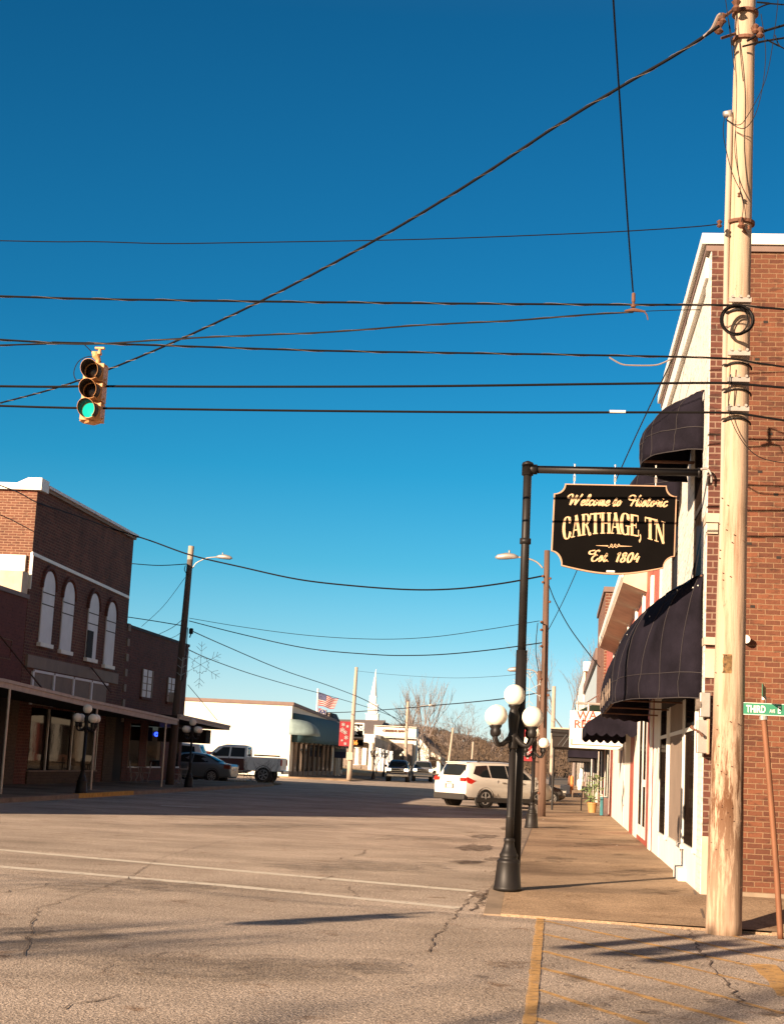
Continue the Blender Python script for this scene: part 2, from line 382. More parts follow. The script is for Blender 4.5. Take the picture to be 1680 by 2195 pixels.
rnd = random.Random(7)
# ================================================================ SETTING
XW = 1.88                    # street wall of the right-hand buildings
XL = -20.5                   # street wall of the left-hand buildings
KR, KL = -.80, -15.6         # kerbs
struct('ground', MB().quad((-900, -300, -.03), (900, -300, -.03), (900, 900, -.03), (-900, 900, -.03)), 'dirt')
rd = MB()
rd._a([(-90, -40, 0), (90, -40, 0), (90, 18.8, 0), (KR, 18.8, 0), (KR, 330, 0), (KL, 330, 0), (KL, 118, 0), (-45, 118, 0), (-45, 86, 0), (KL, 86, 0), (KL, 30, 0), (-90, 30, 0)],
      [tuple(range(12))])
struct('road', rd, 'road')
# pavement on the right: ramp up from the crossing
pv = MB()
def slab(mb, x0, x1, prof):
    n = len(prof)
    pts = [(x0, y, z) for y, z in prof] + [(x1, y, z) for y, z in prof]
    mb._a(pts, [(i, n+i, n+i+1, i+1) for i in range(n-1)])
    mb._a([(x0, y, z) for y, z in prof] + [(x0, y, -.02) for y, z in prof], [(i, i+1, n+i+1, n+i) for i in range(n-1)])
    mb._a([(x0, prof[0][0], prof[0][1]), (x1, prof[0][0], prof[0][1]), (x1, prof[0][0], -.02), (x0, prof[0][0], -.02)], [(0, 3, 2, 1)])
def wz(x, y):     # height of the right-hand pavement: ramp at the crossing, slight fall towards the kerb
    t = min(1, max(0, (y-18.7)/1.5)); l = min(1, max(0, (x-KR-.2)/(XW-KR-.2)))
    return .022+.168*t+.06*l*(.4+.6*t)
ys_ = [18.72, 19.1, 19.5, 19.9, 20.2, 24, 40, 80, 150]; xs_ = [KR+.2, .3, 1.2, XW, XW+.6]
pv.grid([[Vector((x, y-(.3 if y < 18.8 else 0)*max(0, (x+.6)/2.5), wz(x, y))) for y in ys_] for x in xs_])
pv.grid([[Vector((x, y, wz(XW, y))) for y in (18.35, 19.1, 19.5, 19.9, 20.2, 21)] for x in (XW+.6, 8, 40)])
pv.grid([[Vector((x, 18.72-.3*max(0, (x+.6)/2.5), z)) for x in (KR+.2, XW+.6)] for z in (-.02, .03)])
pv.grid([[Vector((x, 18.35, z)) for x in (XW+.6, 40)] for z in (-.02, .04)])
struct('pavement', pv, 'walk')
kb = MB(); slab(kb, KR, KR+.198, [(18.72, .018), (20.2, .186), (150, .186)])
struct('kerb', kb, 'kerb')
struct('pavement', B(KL-.2, XL-30, 30.2, 85.8, -.02, .14) if 0 else B(XL-8, KL-.2, 30.2, 85.8, -.02, .14), 'walk')
struct('kerb', B(KL-.198, KL, 30, 86, -.02, .136), 'kerb')
struct('pavement', B(XL-.5, KL-.2, 118, 300, -.02, .12), 'walk')
struct('kerb', B(KL-.198, KL, 118, 300, -.02, .116), 'kerb')
y0, y1 = onx(170, 1702, KL).y, onx(287, 1693, KL).y
struct('painted_kerb', B(KL-.19, KL+.01, y0, y1, 0, .145).box(KL-.02, KL+.012, y0, y1, 0, .15), 'kerb_y')
# paint
def stripe(mb, P, wd, z=.004, jit=0.0):
    P = [onz(*p, 0) for p in P]
    Q = []
    for i in range(len(P)-1):
        n = max(1, int((P[i+1]-P[i]).length/.25)) if jit else 1
        for k in range(n): Q.append(P[i].lerp(P[i+1], k/n))
    Q.append(P[-1])
    L, Rr = [], []
    for i, p in enumerate(Q):
        t = (Q[min(i+1, len(Q)-1)] - Q[max(i-1, 0)]).normalized(); s_ = Vector((-t.y, t.x, 0))
        ww = wd/2*(1+rnd.uniform(-jit, jit)) if jit else wd/2
        L.append(Vector((p.x, p.y, z))+s_*ww); Rr.append(Vector((p.x, p.y, z))-s_*ww*(1+rnd.uniform(-jit, jit) if jit else 1))
    mb.grid([L, Rr])
for P in ([(0, 1822), (500, 1866), (1018, 1911)], [(0, 1858), (500, 1900), (985, 1947)]):
    m_ = MB(); stripe(m_, [(-160, P[0][1]-14)] + P, .30, jit=.12); struct('crosswalk_line', m_, 'white_line')
def z6(x, y): return (1005.3+x*.4016, 1712.8+y*.4016)
hz = [[(600, 612), (890, 680), (1180, 752), (1420, 815), (1680, 868)], [(1240, 697), (1450, 742), (1680, 800)],
      [(405, 652), (800, 738), (1050, 795), (1560, 905)], [(400, 722), (900, 838), (1330, 940), (1680, 1020)],
      [(392, 812), (650, 880), (1000, 965), (1400, 1070), (1680, 1150)], [(380, 902), (620, 965), (1000, 1075), (1330, 1165), (1500, 1215)],
      [(372, 1020), (600, 1095), (900, 1190), (1000, 1225)], [(325, 1165), (410, 1190), (520, 1230)]]
m_ = MB()
for P in hz: stripe(m_, [z6(*p) for p in P], .075, z=.005, jit=.25)
struct('hatching', m_, 'yellow_line')
m_ = MB(); stripe(m_, [z6(382, 606), z6(362, 800), z6(335, 1060), z6(318, 1210), z6(300, 1330)], .095, z=.008, jit=.12)
stripe(m_, [z6(1565, 885), z6(1640, 960), z6(1720, 1060)], .24, z=.010, jit=.1); struct('hatching', m_, 'yellow_line')
for P, wd in (([(588, 1704), (690, 1716.5)], .1), ([(660, 1700.5), (780, 1714.6)], .1), ([(784, 1688), (830, 1693)], .1), ([(520, 1719), (640, 1723)], .07)):
    m_ = MB(); stripe(m_, P, wd*1.3); struct('lane_line', m_, 'white_line')
m_ = MB(); stripe(m_, [(345, 1727), (430, 1731)], .5, z=.006); struct('lane_line', m_, 'white_line')
# cracks, patches and stains of the old asphalt
def crack(P, wd=.03, z=.007, jx=.09):
    m_ = MB(); Q = [onz(*p, 0) for p in P]; S = []
    for i in range(len(Q)-1):
        n = max(2, int((Q[i+1]-Q[i]).length/.14))
        for k in range(n):
            p = Q[i].lerp(Q[i+1], k/n); S.append(Vector((p.x+rnd.gauss(0, jx*.35), p.y+rnd.gauss(0, jx*.45), z)))
    S.append(Q[-1])
    L, Rr = [], []
    for i, p in enumerate(S):
        t = (S[min(i+1, len(S)-1)] - S[max(i-1, 0)]); t = t.normalized() if t.length > 0 else Vector((1, 0, 0)); q = Vector((-t.y, t.x, 0))
        ww = wd*rnd.uniform(.2, 1)*.27
        L.append(Vector((p.x, p.y, z))+q*ww); Rr.append(Vector((p.x, p.y, z))-q*ww)
    m_.grid([L, Rr]); struct('road_crack', m_, 'crack')
def z7(x, y): return (x/1.2*.7447, 1675.6+y/1.2*.7447)
crack([z7(80, 600), z7(130, 440), z7(300, 385), z7(430, 340), z7(540, 270), z7(650, 235), z7(760, 208), z7(850, 190), z7(1060, 145)], .032, jx=.06)
crack([z7(0, 385), z7(120, 365), z7(180, 350)], .04)
crack([z7(1160, 270), z7(1190, 262), z7(1240, 255), z7(1262, 238)], .07)
crack([z7(1205, 360), z7(1225, 385), z7(1245, 400)], .04); crack([z7(1100, 345), z7(1145, 325)], .04)
crack([z7(1480, 590), z7(1510, 530), z7(1560, 470), z7(1600, 430), z7(1640, 380)], .04, jx=.06)
crack([z7(200, 790), z7(300, 765), z7(400, 740)], .04, jx=.2); crack([z7(345, 660), z7(385, 630)], .035); crack([z7(525, 612), z7(575, 590)], .035)
crack([z7(85, 545), z7(130, 530), z7(185, 515)], .03)
crack([z6(1180, 690), z6(1215, 780), z6(1270, 860), z6(1330, 940), z6(1400, 1010), z6(1440, 1080), z6(1470, 1110), z6(1680, 1150)], .045)
crack([z6(1195, 500), z6(1235, 550), z6(1278, 592)], .035, z=.17, jx=.02) if 0 else None
crack([z6(30, 600), z6(70, 540), z6(130, 465)], .09, z=.006); crack([z6(40, 585), z6(95, 500)], .05, z=.009)

def blot(u, v, wu, hv, m='stain', z=.010, seed=0):
    rg_ = random.Random(int(u*7+v+seed)); n = 22; P = []
    for k in range(n):
        a = 2*math.pi*k/n; f = rg_.uniform(.65, 1.15)
        p = onz(u+wu/2*f*math.cos(a), v+hv/2*f*math.sin(a), 0); P.append(Vector((p.x, p.y, z)))
    return MB().quad(*P)
def z3(x, y): return (893.6+x*.399, 1415+y*.399)
for k, (u, v, wu, hv) in enumerate((z3(355, 948)+(75, 9), z3(320, 1010)+(92, 16), z3(430, 1070)+(60, 9), z3(500, 905)+(50, 8), z3(260, 1085)+(70, 7), (1010, 1850, 60, 9), z6(60, 520)+(30, 14))):
    struct('road_stain', blot(u, v, wu, hv, z=.010+.0006*k), 'stain')
for k, (x, y, wu, hv) in enumerate(((560, 962, 75, 15), (712, 1108, 32, 12), (240, 1030, 26, 5), (70, 955, 45, 6), (500, 940, 60, 5), (960, 1142, 60, 8), (1640, 1150, 80, 16), (520, 1005, 18, 4), (450, 905, 9, 4), (600, 1110, 24, 5), (180, 905, 40, 4), (300, 1035, 20, 4), (420, 1105, 14, 4), (650, 1180, 20, 5), (1290, 1085, 40, 6), (1500, 1000, 14, 4))):
    u, v = z6(x, y); struct('road_stain', blot(u, v, wu, hv, z=.0145+.0005*k), 'stain')
rz = random.Random(9)
for k in range(34):
    u, v = rz.uniform(850, 1680), rz.uniform(2060, 2195); struct('road_stain', blot(u, v, rz.uniform(5, 18), rz.uniform(2, 5), z=.0235+.0004*k), 'stain')
for k, (u, v, wu, hv) in enumerate(((250, 1905, 420, 30), (780, 1860, 460, 26), (520, 2080, 700, 60), (120, 2010, 300, 30), (900, 1800, 300, 12), (560, 1772, 420, 9))):
    struct('road_stain', blot(u, v, wu, hv, z=.040+.0006*k), 'tar')
for k, (u, v, wu, hv) in enumerate(((1180, 1925, 200, 22), (1350, 1905, 150, 16), (1260, 1835, 160, 10), (1190, 1870, 90, 14), (1200, 1790, 90, 8), (1410, 1950, 140, 14), (1300, 1950, 60, 8), (1230, 1755, 60, 4), (1330, 1860, 50, 4), (1090, 1945, 60, 8))):
    b_ = blot(u, v, wu, hv, z=.146+.0006*k)
    for q_ in b_.v: q_.z = wz(q_.x, q_.y)+.005+.0006*k
    if all(q_.x > KR+.2 and q_.x < XW and q_.y > 20.25 for q_ in b_.v): struct('pavement_stain', b_, 'tar')
for k in range(26):   # leaves and litter in the gutter and on the walk
    y_ = rz.uniform(19, 60); x_ = KR-rz.random()**2*.8 if k % 3 else rz.uniform(KR+.3, XW-.1); z_ = .012 if x_ < KR else wz(x_, y_)+.008; s_ = rz.uniform(.02, .05)
    struct('litter', MB().quad((x_-s_, y_, z_), (x_, y_-s_, z_+.01), (x_+s_, y_, z_+.004), (x_, y_+s_, z_+.012)), 'bark' if k % 4 else 'sign_white') if y_ > 20.6 else None
# pavement joints
jt = MB()
for y_, x0_, x1_ in ((22.6, KR+.2, XW), (27.4, KR+.2, XW), (33.0, KR+.2, XW), (39, KR+.2, XW), (46, KR+.2, XW)): jt.grid([[Vector((x0_+(x1_-x0_)*k/12, y_+rnd.gauss(0, .006), wz(x0_+(x1_-x0_)*k/12, y_)+.003)) for k in range(13)], [Vector((x0_+(x1_-x0_)*k/12, y_+.018+rnd.gauss(0, .006), wz(x0_+(x1_-x0_)*k/12, y_)+.003)) for k in range(13)]])
jt.grid([[Vector((KR+.21+d_, y_, .194)) for y_ in (20.6, 24, 29, 36, 50, 80)] for d_ in (-.008, .014)])
P_ = [onz(*q_, .24) for q_ in (z6(1196, 492), z6(1206, 512), z6(1240, 552), z6(1262, 578), z6(1280, 592))]
jt.grid([[Vector((p.x+d_, p.y, wz(p.x, p.y)+.005)) for p in P_] for d_ in (-.012, .014)])
struct('pavement_joint', jt, 'crack')
# ================================================================ RIGHT-HAND BUILDINGS
def window_panel(mb, x, y0, y1, z0, z1, d=.03): mb.box(x-d, x, y0, y1, z0, z1)
b1 = thing('corner_building', (XW, 20.7, .1), 'two-storey corner building with bare red brick side wall and white painted street front', 'building')
YB = 20.7; XF = XW+.03
# brick side wall
B(2.16, 22, YB, 34, .1, 8.96).build('side_wall', 'brick_r', b1)
B(1.895, 2.155, YB-.10, YB+.4, .5, 8.87).build('corner_pier', 'brick_p', b1)
B(1.89, 2.03, YB-.12, YB+.4, .1, .98).build('pier_base', 'cream', b1)
B(1.889, 2.02, YB-.13, YB+.4, 3.02, 3.4).build('pier_block', 'cream', b1)
B(1.87, 2.05, YB-.16, YB+.4, 3.45, 3.55).build('pier_block', 'cream', b1)
B(1.87, 2.05, YB-.16, YB+.4, 5.08, 5.2).build('pier_block', 'cream', b1)
B(1.89, 2.03, YB-.13, YB+.4, 4.93, 5.075).build('pier_block', 'cream', b1)
B(2.157, 22.1, YB-.05, YB+.1, .1, .30).build('footing', 'kerb', b1)
# white front with openings
wf = MB()
op_up = [(21.55, 23.0, 4.3, 6.75), (26.0, 27.5, 4.3, 6.75)]
wf.box(XF, XF+.3, YB-.02, 30, 6.75, 8.9); wf.box(XF, XF+.3, YB-.02, 30, 3.0, 4.3)
for a, b in ((YB-.02, 21.55), (23.0, 26.0), (27.5, 30)): wf.box(XF, XF+.3, a, b, 4.3, 6.75)
for a, b in ((YB-.02, 21.5), (29.0, 30)): wf.box(XF, XF+.3, a, b, .1, 3.0)
wf.build('street_front', 'white_brick', b1)
B(XW, XW+.022, YB-.09, 21.3, .1, 8.85).build('front_pier', 'white_brick', b1)
B(XW-.0, XF-.002, 21.3, 23.3, .14, .74).build('sill_wall', 'white', b1)
B(XW+.01, XF-.002, 23.3, 29.0, .14, .70).build('sill_wall', 'white', b1)
B(XW+.003, XF-.002, 29.0, 31.0, .1, 3.3).build('front_pier', 'white', b1)
B(XW-.12, 22.2, YB-.08, 30.1, 8.97, 9.12).build('coping', 'white', b1)
B(XW-.06, 22.12, YB-.04, 30.1, 8.88, 8.967).build('cornice', 'roof_brown', b1)
B(XW-.04, XW+.08, 20.9, 30.05, 8.57, 8.875).build('cornice', 'white', b1)
for i, (a, b, z0_, z1_) in enumerate(op_up):
    f = B(XF+.02, XF+.06, a, b, z0_, z1_).build('window', 'glass_b', b1)
    m_ = MB().box(XF+.005, XF+.05, a, a+.09, z0_, z1_).box(XF+.005, XF+.05, b-.09, b, z0_, z1_).box(XF+.005, XF+.05, a+.09, b-.09, z1_-.09, z1_).box(XF+.003, XF+.05, a+.09, b-.09, (z0_+z1_)/2-.04, (z0_+z1_)/2+.04)
    m_.build('frame', 'dark', f)
    B(XF-.06, XF+.06, a-.08, b+.08, z0_-.1, z0_).build('sill', 'white', f)
# shop window on the corner
for (a, b, mname, z0_) in ((21.45, 23.15, 'glass_l', .78), (23.5, 26.2, 'beige', .74), (26.9, 28.6, 'glass_l', .72)):
    f = B(XF-.05, XF-.01, a, b, z0_, 2.85).build('shop_window', mname, b1)
    m_ = MB()
    for p in (a-.08, b): m_.box(XF-.065, XF, p, p+.08, z0_, 2.85)
    m_.box(XF-.08, XF, a-.1, b+.1, z0_-.06, z0_); m_.box(XF-.06, XF, a, b, 2.36, 2.42)
    m_.build('frame', 'white', f)
B(XF-.02, XF+.1, 21.3, 29, 2.85, 3.1).build('fascia', 'dark', b1)
B(XW-.01, XW+.025, 26.3, 26.8, .7, 2.85).build('shop_pier', 'white', b1)
# step at the foot of the wall
B(XW-.1, XW+.02, 22.9, 23.9, .14, .42).build('step', 'white', b1, bevel=.01)
bolt = MB().tube([(2.75, YB-.25, 2.95+.0), (2.75, YB, 2.95)], .055, 10); bolt = bolt  # wall vent stub
P_ = ony(1598, 1370, YB-.14)
MB().tube([P_, P_+Vector((0, .15, 0))], .055, 14).build('vent_cap', 'white', b1)
# little dark holes/anchors on the brick
m_ = MB()
for u, v in ((1640, 690), (1628, 1011), (1605, 1165), (1662, 1060), (1612, 1300), (1650, 930), (1585, 1495), (1622, 770), (1594, 780), (1668, 1195)):
    p = ony(u, v, YB-.004); m_.box(p.x-.03, p.x+.03, p.y, p.y+.01, p.z-.018, p.z+.018)
m_.build('brick_hole', 'dark', b1)

def awning(name, label, y0, y1, p, zb, zt, val, rc, m='canvas', seams=5, group=None, scallop=0, xw=XW, seam_m='seam', exp=1.0, front_seams=4):
    t = thing(name, (xw, y0, zb), label, 'awning', group)
    def foot(u):       # 0..1 near wall end -> far wall end
        n1 = 9
        if u < 1/3: a = u*3*math.pi/2; return (math.sin(a), y0+rc*(1-math.cos(a)), a)
        if u > 2/3: a = (1-u)*3*math.pi/2; return (math.sin(a), y1-rc*(1-math.cos(a)), a)
        return (1.0, y0+rc+(y1-y0-2*rc)*(u*3-1), math.pi/2)
    N, Mh = 36, 14
    rows = []
    for j in range(Mh+1):
        row = []
        tt = j/Mh
        for i in range(N+1):
            fx, fy, _ = foot(i/N)
            if tt <= .2: q, z = 1.0, zb+val*(tt/.2)
            else:
                a = (tt-.2)/.8*math.pi/2; q = math.cos(a)**exp; z = zb+val+(zt-zb-val)*math.sin(a)
            if j == 0 and scallop and i > N/3: z += scallop*abs(math.sin(i*math.pi*.5+.3))
            row.append(Vector((xw-.01-p*fx*q, fy, z)))
        rows.append(row)
    rows = [[p+Vector((.018*math.sin(i*1.7+j*.5)*(1 if 0 < j < Mh else 0)+(.022*abs(math.sin(i*math.pi*seams/N*1.5)) if 2 < j < Mh else 0), .008*math.sin(i*2.3+j), .006*math.sin(i*1.1+j*2))) for i, p in enumerate(row)] for j, row in enumerate(rows)]
    MB().grid(rows).build('canvas', m, t, smooth=True, solid=.012)
    sm = MB()
    for i in [int(N/3*k/seams) for k in range(1, seams+1)] + [int(N/3+N/3*k/front_seams) for k in range(1, front_seams)]+[int(2*N/3+N/3*k/seams) for k in range(0, seams)]:
        sm.tube([rows[j][i]+Vector((-.008, -.008, 0)) for j in range(Mh+1)], .0055, 4)
    sm.tube([rows[3][i]+Vector((-.008, -.01, 0)) for i in range(N+1)], .006, 4)
    sm.tube([rows[0][i]+Vector((-.004, -.006, 0.0)) for i in range(N+1)], .008, 4)
    if seam_m: sm.build('seam', seam_m, t)
    fr = MB().tube([(xw-.03, y0+.02, zt-.02), (xw-.03, y1-.02, zt-.02)], .015, 6)
    for yy in (y0+rc, (y0+y1)/2, y1-rc):
        fr.tube([(xw-.02, yy, zb+.06), (xw-p*.96, yy, zb+.06)], .014, 5); fr.tube([(xw-.02, yy, zt-.3), (xw-p*.8, yy, zb+.3)], .010, 5)
    fr.tube([(xw-p*.96, y0+rc, zb+.06), (xw-p*.96, y1-rc, zb+.06)], .014, 5)
    fr.build('frame', 'rust', t)
    return t, rows
a1, rows = awning('awning', 'large navy canvas awning with white lettering on its front, over the corner shop window', 20.85, 32.5, 1.06, 2.76, 4.42, .30, 3.0, seams=6, exp=1.0, scallop=.05)
MB().grid([[p+Vector((-.012, -.01, .016)) for p in rows[j][3:]] for j in (11, 12, 13, 14)]).build('top_cap', 'black', a1, smooth=True)
for i, (yy, zz) in enumerate(((24.5, 3.45), (27.2, 3.4))):
    text('lettering', ('Gifts' if 0 else 'la'), 'sign_white', None, (0, 0, 0), (1, 0, 0), (0, 0, 1), .3) if 0 else None
# white script sewn on the long front of the big awning (only its strokes can be made out)
for k in range(6):
    m_ = MB(); yy = 24.6+k*1.0
    pts = [(0, -.14), (.1, .16), (.22, .2), (.18, -.02), (.08, -.16), (.26, -.12), (.4, .04), (.5, -.04)]
    m_.tube(crom([(XW-1.085+.0, yy+a*(1+.2*math.sin(k*2)), 3.02+.8*b) for a, b in pts], 3), .007, 4)
    m_.build('lettering', 'beige', a1)
for (i, j) in ((4, 10), (2, 10), (1, 10), (7, 8), (9, 9), (11, 7)):
    p = rows[j][i]; MB().ball(p+Vector((-.012, -.014, rnd.uniform(-.05, .05))), .010, 6, 4).build('hole', 'sign_white', a1)
awning('awning', 'rounded navy canvas awning over the upper window nearest the corner, above the sign bar', 21.2, 23.7, .78, 6.2, 7.05, .3, 1.2, seams=3, group='navy canvas awnings', exp=.9)
awning('awning', 'rounded navy canvas awning over the second upper window, behind the welcome sign', 25.35, 28.1, .78, 6.2, 7.05, .3, 1.2, seams=3, group='navy canvas awnings', exp=.9)
# second low awning: sloped with scalloped edge
t = thing('awning', (XW, 37.4, 2.5), 'dark sloping canvas awning with scalloped edge just before the white restaurant sign', 'awning')
ya, yb_, pj = 37.4, 43.5, 1.2
m_ = MB().quad((XW, ya, 3.7), (XW, yb_, 3.7), (XW-pj, yb_, 2.85), (XW-pj, ya, 2.85)).quad((XW, ya, 3.7), (XW-pj, ya, 2.85), (XW, ya, 2.85)).quad((XW, yb_, 3.7), (XW, yb_, 2.85), (XW-pj, yb_, 2.85))
m_.build('canvas', 'canvas', t, solid=.015)
def scal(m_, A, Bp, z1_, z0_, n):
    A, Bp = Vector(A), Vector(Bp)
    top = [A.lerp(Bp, k/(n*6)) for k in range(n*6+1)]
    m_.grid([[Vector((p.x, p.y, z1_)) for p in top], [Vector((p.x, p.y, z0_+.08*(1-abs(math.sin(math.pi*k/6))))) for k, p in enumerate(top)]])
m_ = MB(); scal(m_, (XW, ya, 0), (XW-pj, ya, 0), 2.86, 2.56, 5); scal(m_, (XW-pj, ya, 0), (XW-pj, yb_, 0), 2.86, 2.56, 18); scal(m_, (XW, yb_, 0), (XW-pj, yb_, 0), 2.86, 2.5, 6)
m_.build('valance', 'canvas', t, solid=.012)

# --- building 2: white and red shop, big cornice
def front(root, y0, y1, z0, z1, spec, x=XW, depth=.12):
    """spec: list of (ya, yb, za, zb, material, part name, proud)"""
    for (a, b, za, zb, mm, nm, pr) in spec:
        B(x-pr, x+.35, a, b, za, zb).build(nm, mm, root)
b2 = thing('shop_building', (XW, 31, .1), 'low shop building with red and white pilasters under a deep sloping grey cornice', 'building')
front(b2, 30, 58, 0, 0, [
 (31.0, 33.2, .13, 3.3, 'red_paint', 'door_jamb', .0), (31.3, 32.0, .12, 3.2, 'white', 'door_jamb', .02),
 (33.2, 36.8, .12, .35, 'red_paint', 'threshold', -.004), (36.8, 38.6, .13, 3.3, 'white', 'door_jamb', .0), (38.6, 40.4, .12, 3.3, 'red_paint', 'pilaster', .01),
 (40.4, 44.0, .12, 3.3, 'stucco', 'pilaster', .0), (44.0, 48.5, .12, 2.0, 'white', 'shop_panel', .005), (44.0, 48.5, 2.0, 3.3, 'beige', 'shop_panel', .0),
 (48.5, 53, .12, 3.3, 'stucco', 'pilaster', .004), (53, 55.5, .12, 3.3, 'red_paint', 'pilaster', .008)])
B(XW+.1, XW+.4, 30, 66.9, 3.3, 7.0).build('upper_wall', 'redwood', b2)
m_ = MB()
for a in (30.0, 33.2, 36.5, 40, 44.5, 50, 56): m_.box(XW+.04, XW+.12, a+.5, a+.9, 3.3, 6.0)
m_.box(XW+.02, XW+.11, 30, 58, 3.32, 3.6)
m_.build('pilaster', 'white', b2)
# door with glass, recessed
d = B(XW+.012, XW+.05, 33.3, 36.7, .35, 3.0).build('door', 'glass_b', b2)
MB().box(XW+.002, XW+.04, 33.2, 33.55, .35, 3.0).box(XW+.002, XW+.04, 34.7, 35.1, .35, 3.0).box(XW+.002, XW+.04, 36.4, 36.79, .35, 3.0).box(XW+.004, XW+.04, 33.5, 36.7, .35, .6).build('door_frame', 'white', d)
B(XW+.004, XW+.012, 33.6, 34.5, 1.45, 1.6).build('door_plate', 'white', d)
MB().prism([(XW+.1, 36.5, 6.9), (XW-.40, 36.5, 6.5), (XW-.46, 36.5, 6.35), (XW-.46, 36.5, 6.16), (XW-.3, 36.5, 6.1), (XW+.1, 36.5, 5.95)], (0, 20, 0)).build('cornice', 'cream', b2)
MB().prism([(XW-.405, 36.48, 6.56), (XW-.50, 36.48, 6.52), (XW-.50, 36.48, 6.30), (XW-.463, 36.48, 6.26)], (0, 20.1, 0)).build('cornice_edge', 'white', b2)
B(XW+.12, 16, 30.1, 67, 0.1, 6.6).build('core_wall', 'brick_f', b2)
# --- shopfront strip: rhythm of white, dark and red uprights as far as the corner
b3 = thing('brick_building', (XW, 67, .1), 'tall narrow brick building rising above the grey cornice', 'building')
B(XW, 15, 67, 79, 3.4, 9.4).build('wall', 'brick_f', b3)
B(XW-.08, 15.1, 66.9, 79.1, 9.4, 9.62).build('coping', 'roof_brown', b3)
b4 = thing('pale_building', (XW, 79, .1), 'pale blue low upper front between two brick buildings on the right', 'building')
B(XW+.05, 15, 79.1, 116, 3.4, 7.3).build('wall', 'lightblue', b4)
B(XW-.1, 15, 79.1, 116, 7.3, 7.9).build('coping', 'roof_brown', b4)
b5 = thing('brick_building', (XW, 116, .1), 'brick building with white capped parapet corner, last in the right-hand row', 'building')
B(XW+.03, 15, 116.0, 146, 3.4, 9.0).build('side_wall', 'brick_f', b5)
B(XW-.06, XW+.03, 116.1, 146, 3.4, 9.0).build('street_front', 'stucco', b5)
B(XW-.12, XW+1.0, 115.8, 118, 9.0, 9.7).build('cap', 'white', b5)
roots = [b2, b3, b4, b5]
yy = 55.5; rs = random.Random(4)
def seg(y): return b2 if y < 67 else b3 if y < 79 else b4 if y < 116 else b5
cyc = [('white', .9, .006), ('glass_l', 2.2, -.006), ('stucco', .7, .0), ('dark', 2.6, -.01), ('white', .7, .008), ('red_paint', .9, .004), ('dark', 2.2, -.008), ('white', 1.4, 0), ('glass_l', 2.6, -.004), ('cream', .7, .006)]
k = 0
while yy < 145:
    mm, wd, pr = cyc[k % len(cyc)]; wd *= rs.uniform(.8, 1.3)*(1+(yy-55)/120); k += 1
    e = min(146, yy+wd)
    rt = seg(yy)
    if mm in ('glass_l', 'dark'):
        B(XW-pr, XW+.5, yy, e, .8, 3.4).build('shop_window', mm, rt); B(XW+.002, XW+.5, yy, e, .1, .797).build('stall_riser', rs.choice(['white', 'brick_f', 'beige']), rt)
    else: B(XW-pr, XW+.5, yy, e, .1, 3.4).build('pilaster', mm, rt)
    yy = e
# flat canopies over the pavement
cp = thing('flat_canopy', (XW, 59, 2.5), 'dark flat canopy over the pavement behind the restaurant sign, held by slim posts', 'canopy')
B(-.22, XW, 59, 66.8, 2.95, 3.22).build('fascia', 'black_iron', cp); B(-.18, XW, 59.05, 66.8, 2.55, 2.945).build('soffit', 'dark', cp)
B(-.26, XW, 58.95, 66.9, 3.22, 3.27).build('edge', 'cream', cp)
for y_ in (59.3, 66.2): MB().tube([(-.12, y_, .14), (-.12, y_, 2.6)], .04, 8).build('post', 'black_iron', cp)
cp = thing('flat_canopy', (XW, 79, 2.5), 'second dark flat canopy farther along the right-hand shops', 'canopy')
MB().prism([(XW, 72, 3.2), (.55, 72, 2.7), (.55, 72, 2.3), (XW, 72, 2.3)], (0, 8, 0)).build('canvas', 'canvas', cp)
cp = thing('flat_canopy', (XW, 90, 2.3), 'farthest low dark canopy on the right, above the wooden chair', 'canopy')
MB().prism([(XW, 88, 2.9), (.75, 88, 2.5), (.75, 88, 2.2), (XW, 88, 2.2)], (0, 20, 0)).build('canvas', 'dark', cp)
ga = thing('awning', (XW, 49.5, 2.6), 'small dark green rounded awning beside the top of the restaurant sign', 'awning')
MB().prism([(XW, 55, 4.12)]+[(XW-1.45*math.cos(a), 55, 3.3+.82*math.sin(a)) for a in (1.3, 1.0, .7, .4, .15, 0)]+[(XW-1.45, 55, 3.1), (XW, 55, 3.1)], (0, 4, 0)).build('canvas', 'green_canvas', ga)

# --- restaurant sign
YS = 45.0
rs_ = thing('hanging_sign', (.4, YS, 2.3), 'white restaurant sign with red lettering hung over the pavement from a bracket', 'sign')
tl, br = ony(1221.5, 1523, YS), ony(1306, 1607, YS)
B(tl.x, XW-.02, YS-.12, YS+.12, br.z, tl.z).build('panel', 'white', rs_, bevel=.02)
MB().box(tl.x+.05, XW-.08, YS-.14, YS-.121, br.z+.09, br.z+.115).box(tl.x+.05, tl.x+.07, YS-.14, YS-.121, br.z+.09, br.z+.25).build('trim', 'beige', rs_)
def zs(x, y): return ony(1540*.7447+x*260/1680*.7447, 2050*.7447+y*260/1680*.7447, YS-.125)
for s_, (x, y), sz in (('WA', (770, 130), .33), ('. II', (815, 195), .18), ('REST', (712, 290), .32)):
    p = zs(x, y); text('lettering', s_, 'red_paint', rs_, p, (1, 0, .05), (0, 0, 1), sz, align='LEFT', bold=.006)
MB().tube([(tl.x+.15, YS, tl.z+.22), (XW, YS, tl.z+.22)], .035, 8).tube([(tl.x+.2, YS, tl.z), (tl.x+.2, YS, tl.z+.28)], .03, 8).tube([(tl.x+.52, YS, tl.z), (tl.x+.52, YS, tl.z+.25)], .03, 8).tube([(tl.x+.4, YS, tl.z+.2), (XW, YS+3, tl.z+1.1)], .02, 6).build('bracket', 'galv', rs_)
bk = thing('sign_bracket', (.6, 58, 3.6), 'thin dark scroll bracket sticking out over the canopy near the pale pole', 'bracket')
p0 = ony(1178, 1569.5-2-0, 58); p0 = ony(1178, 1568-0, 50)
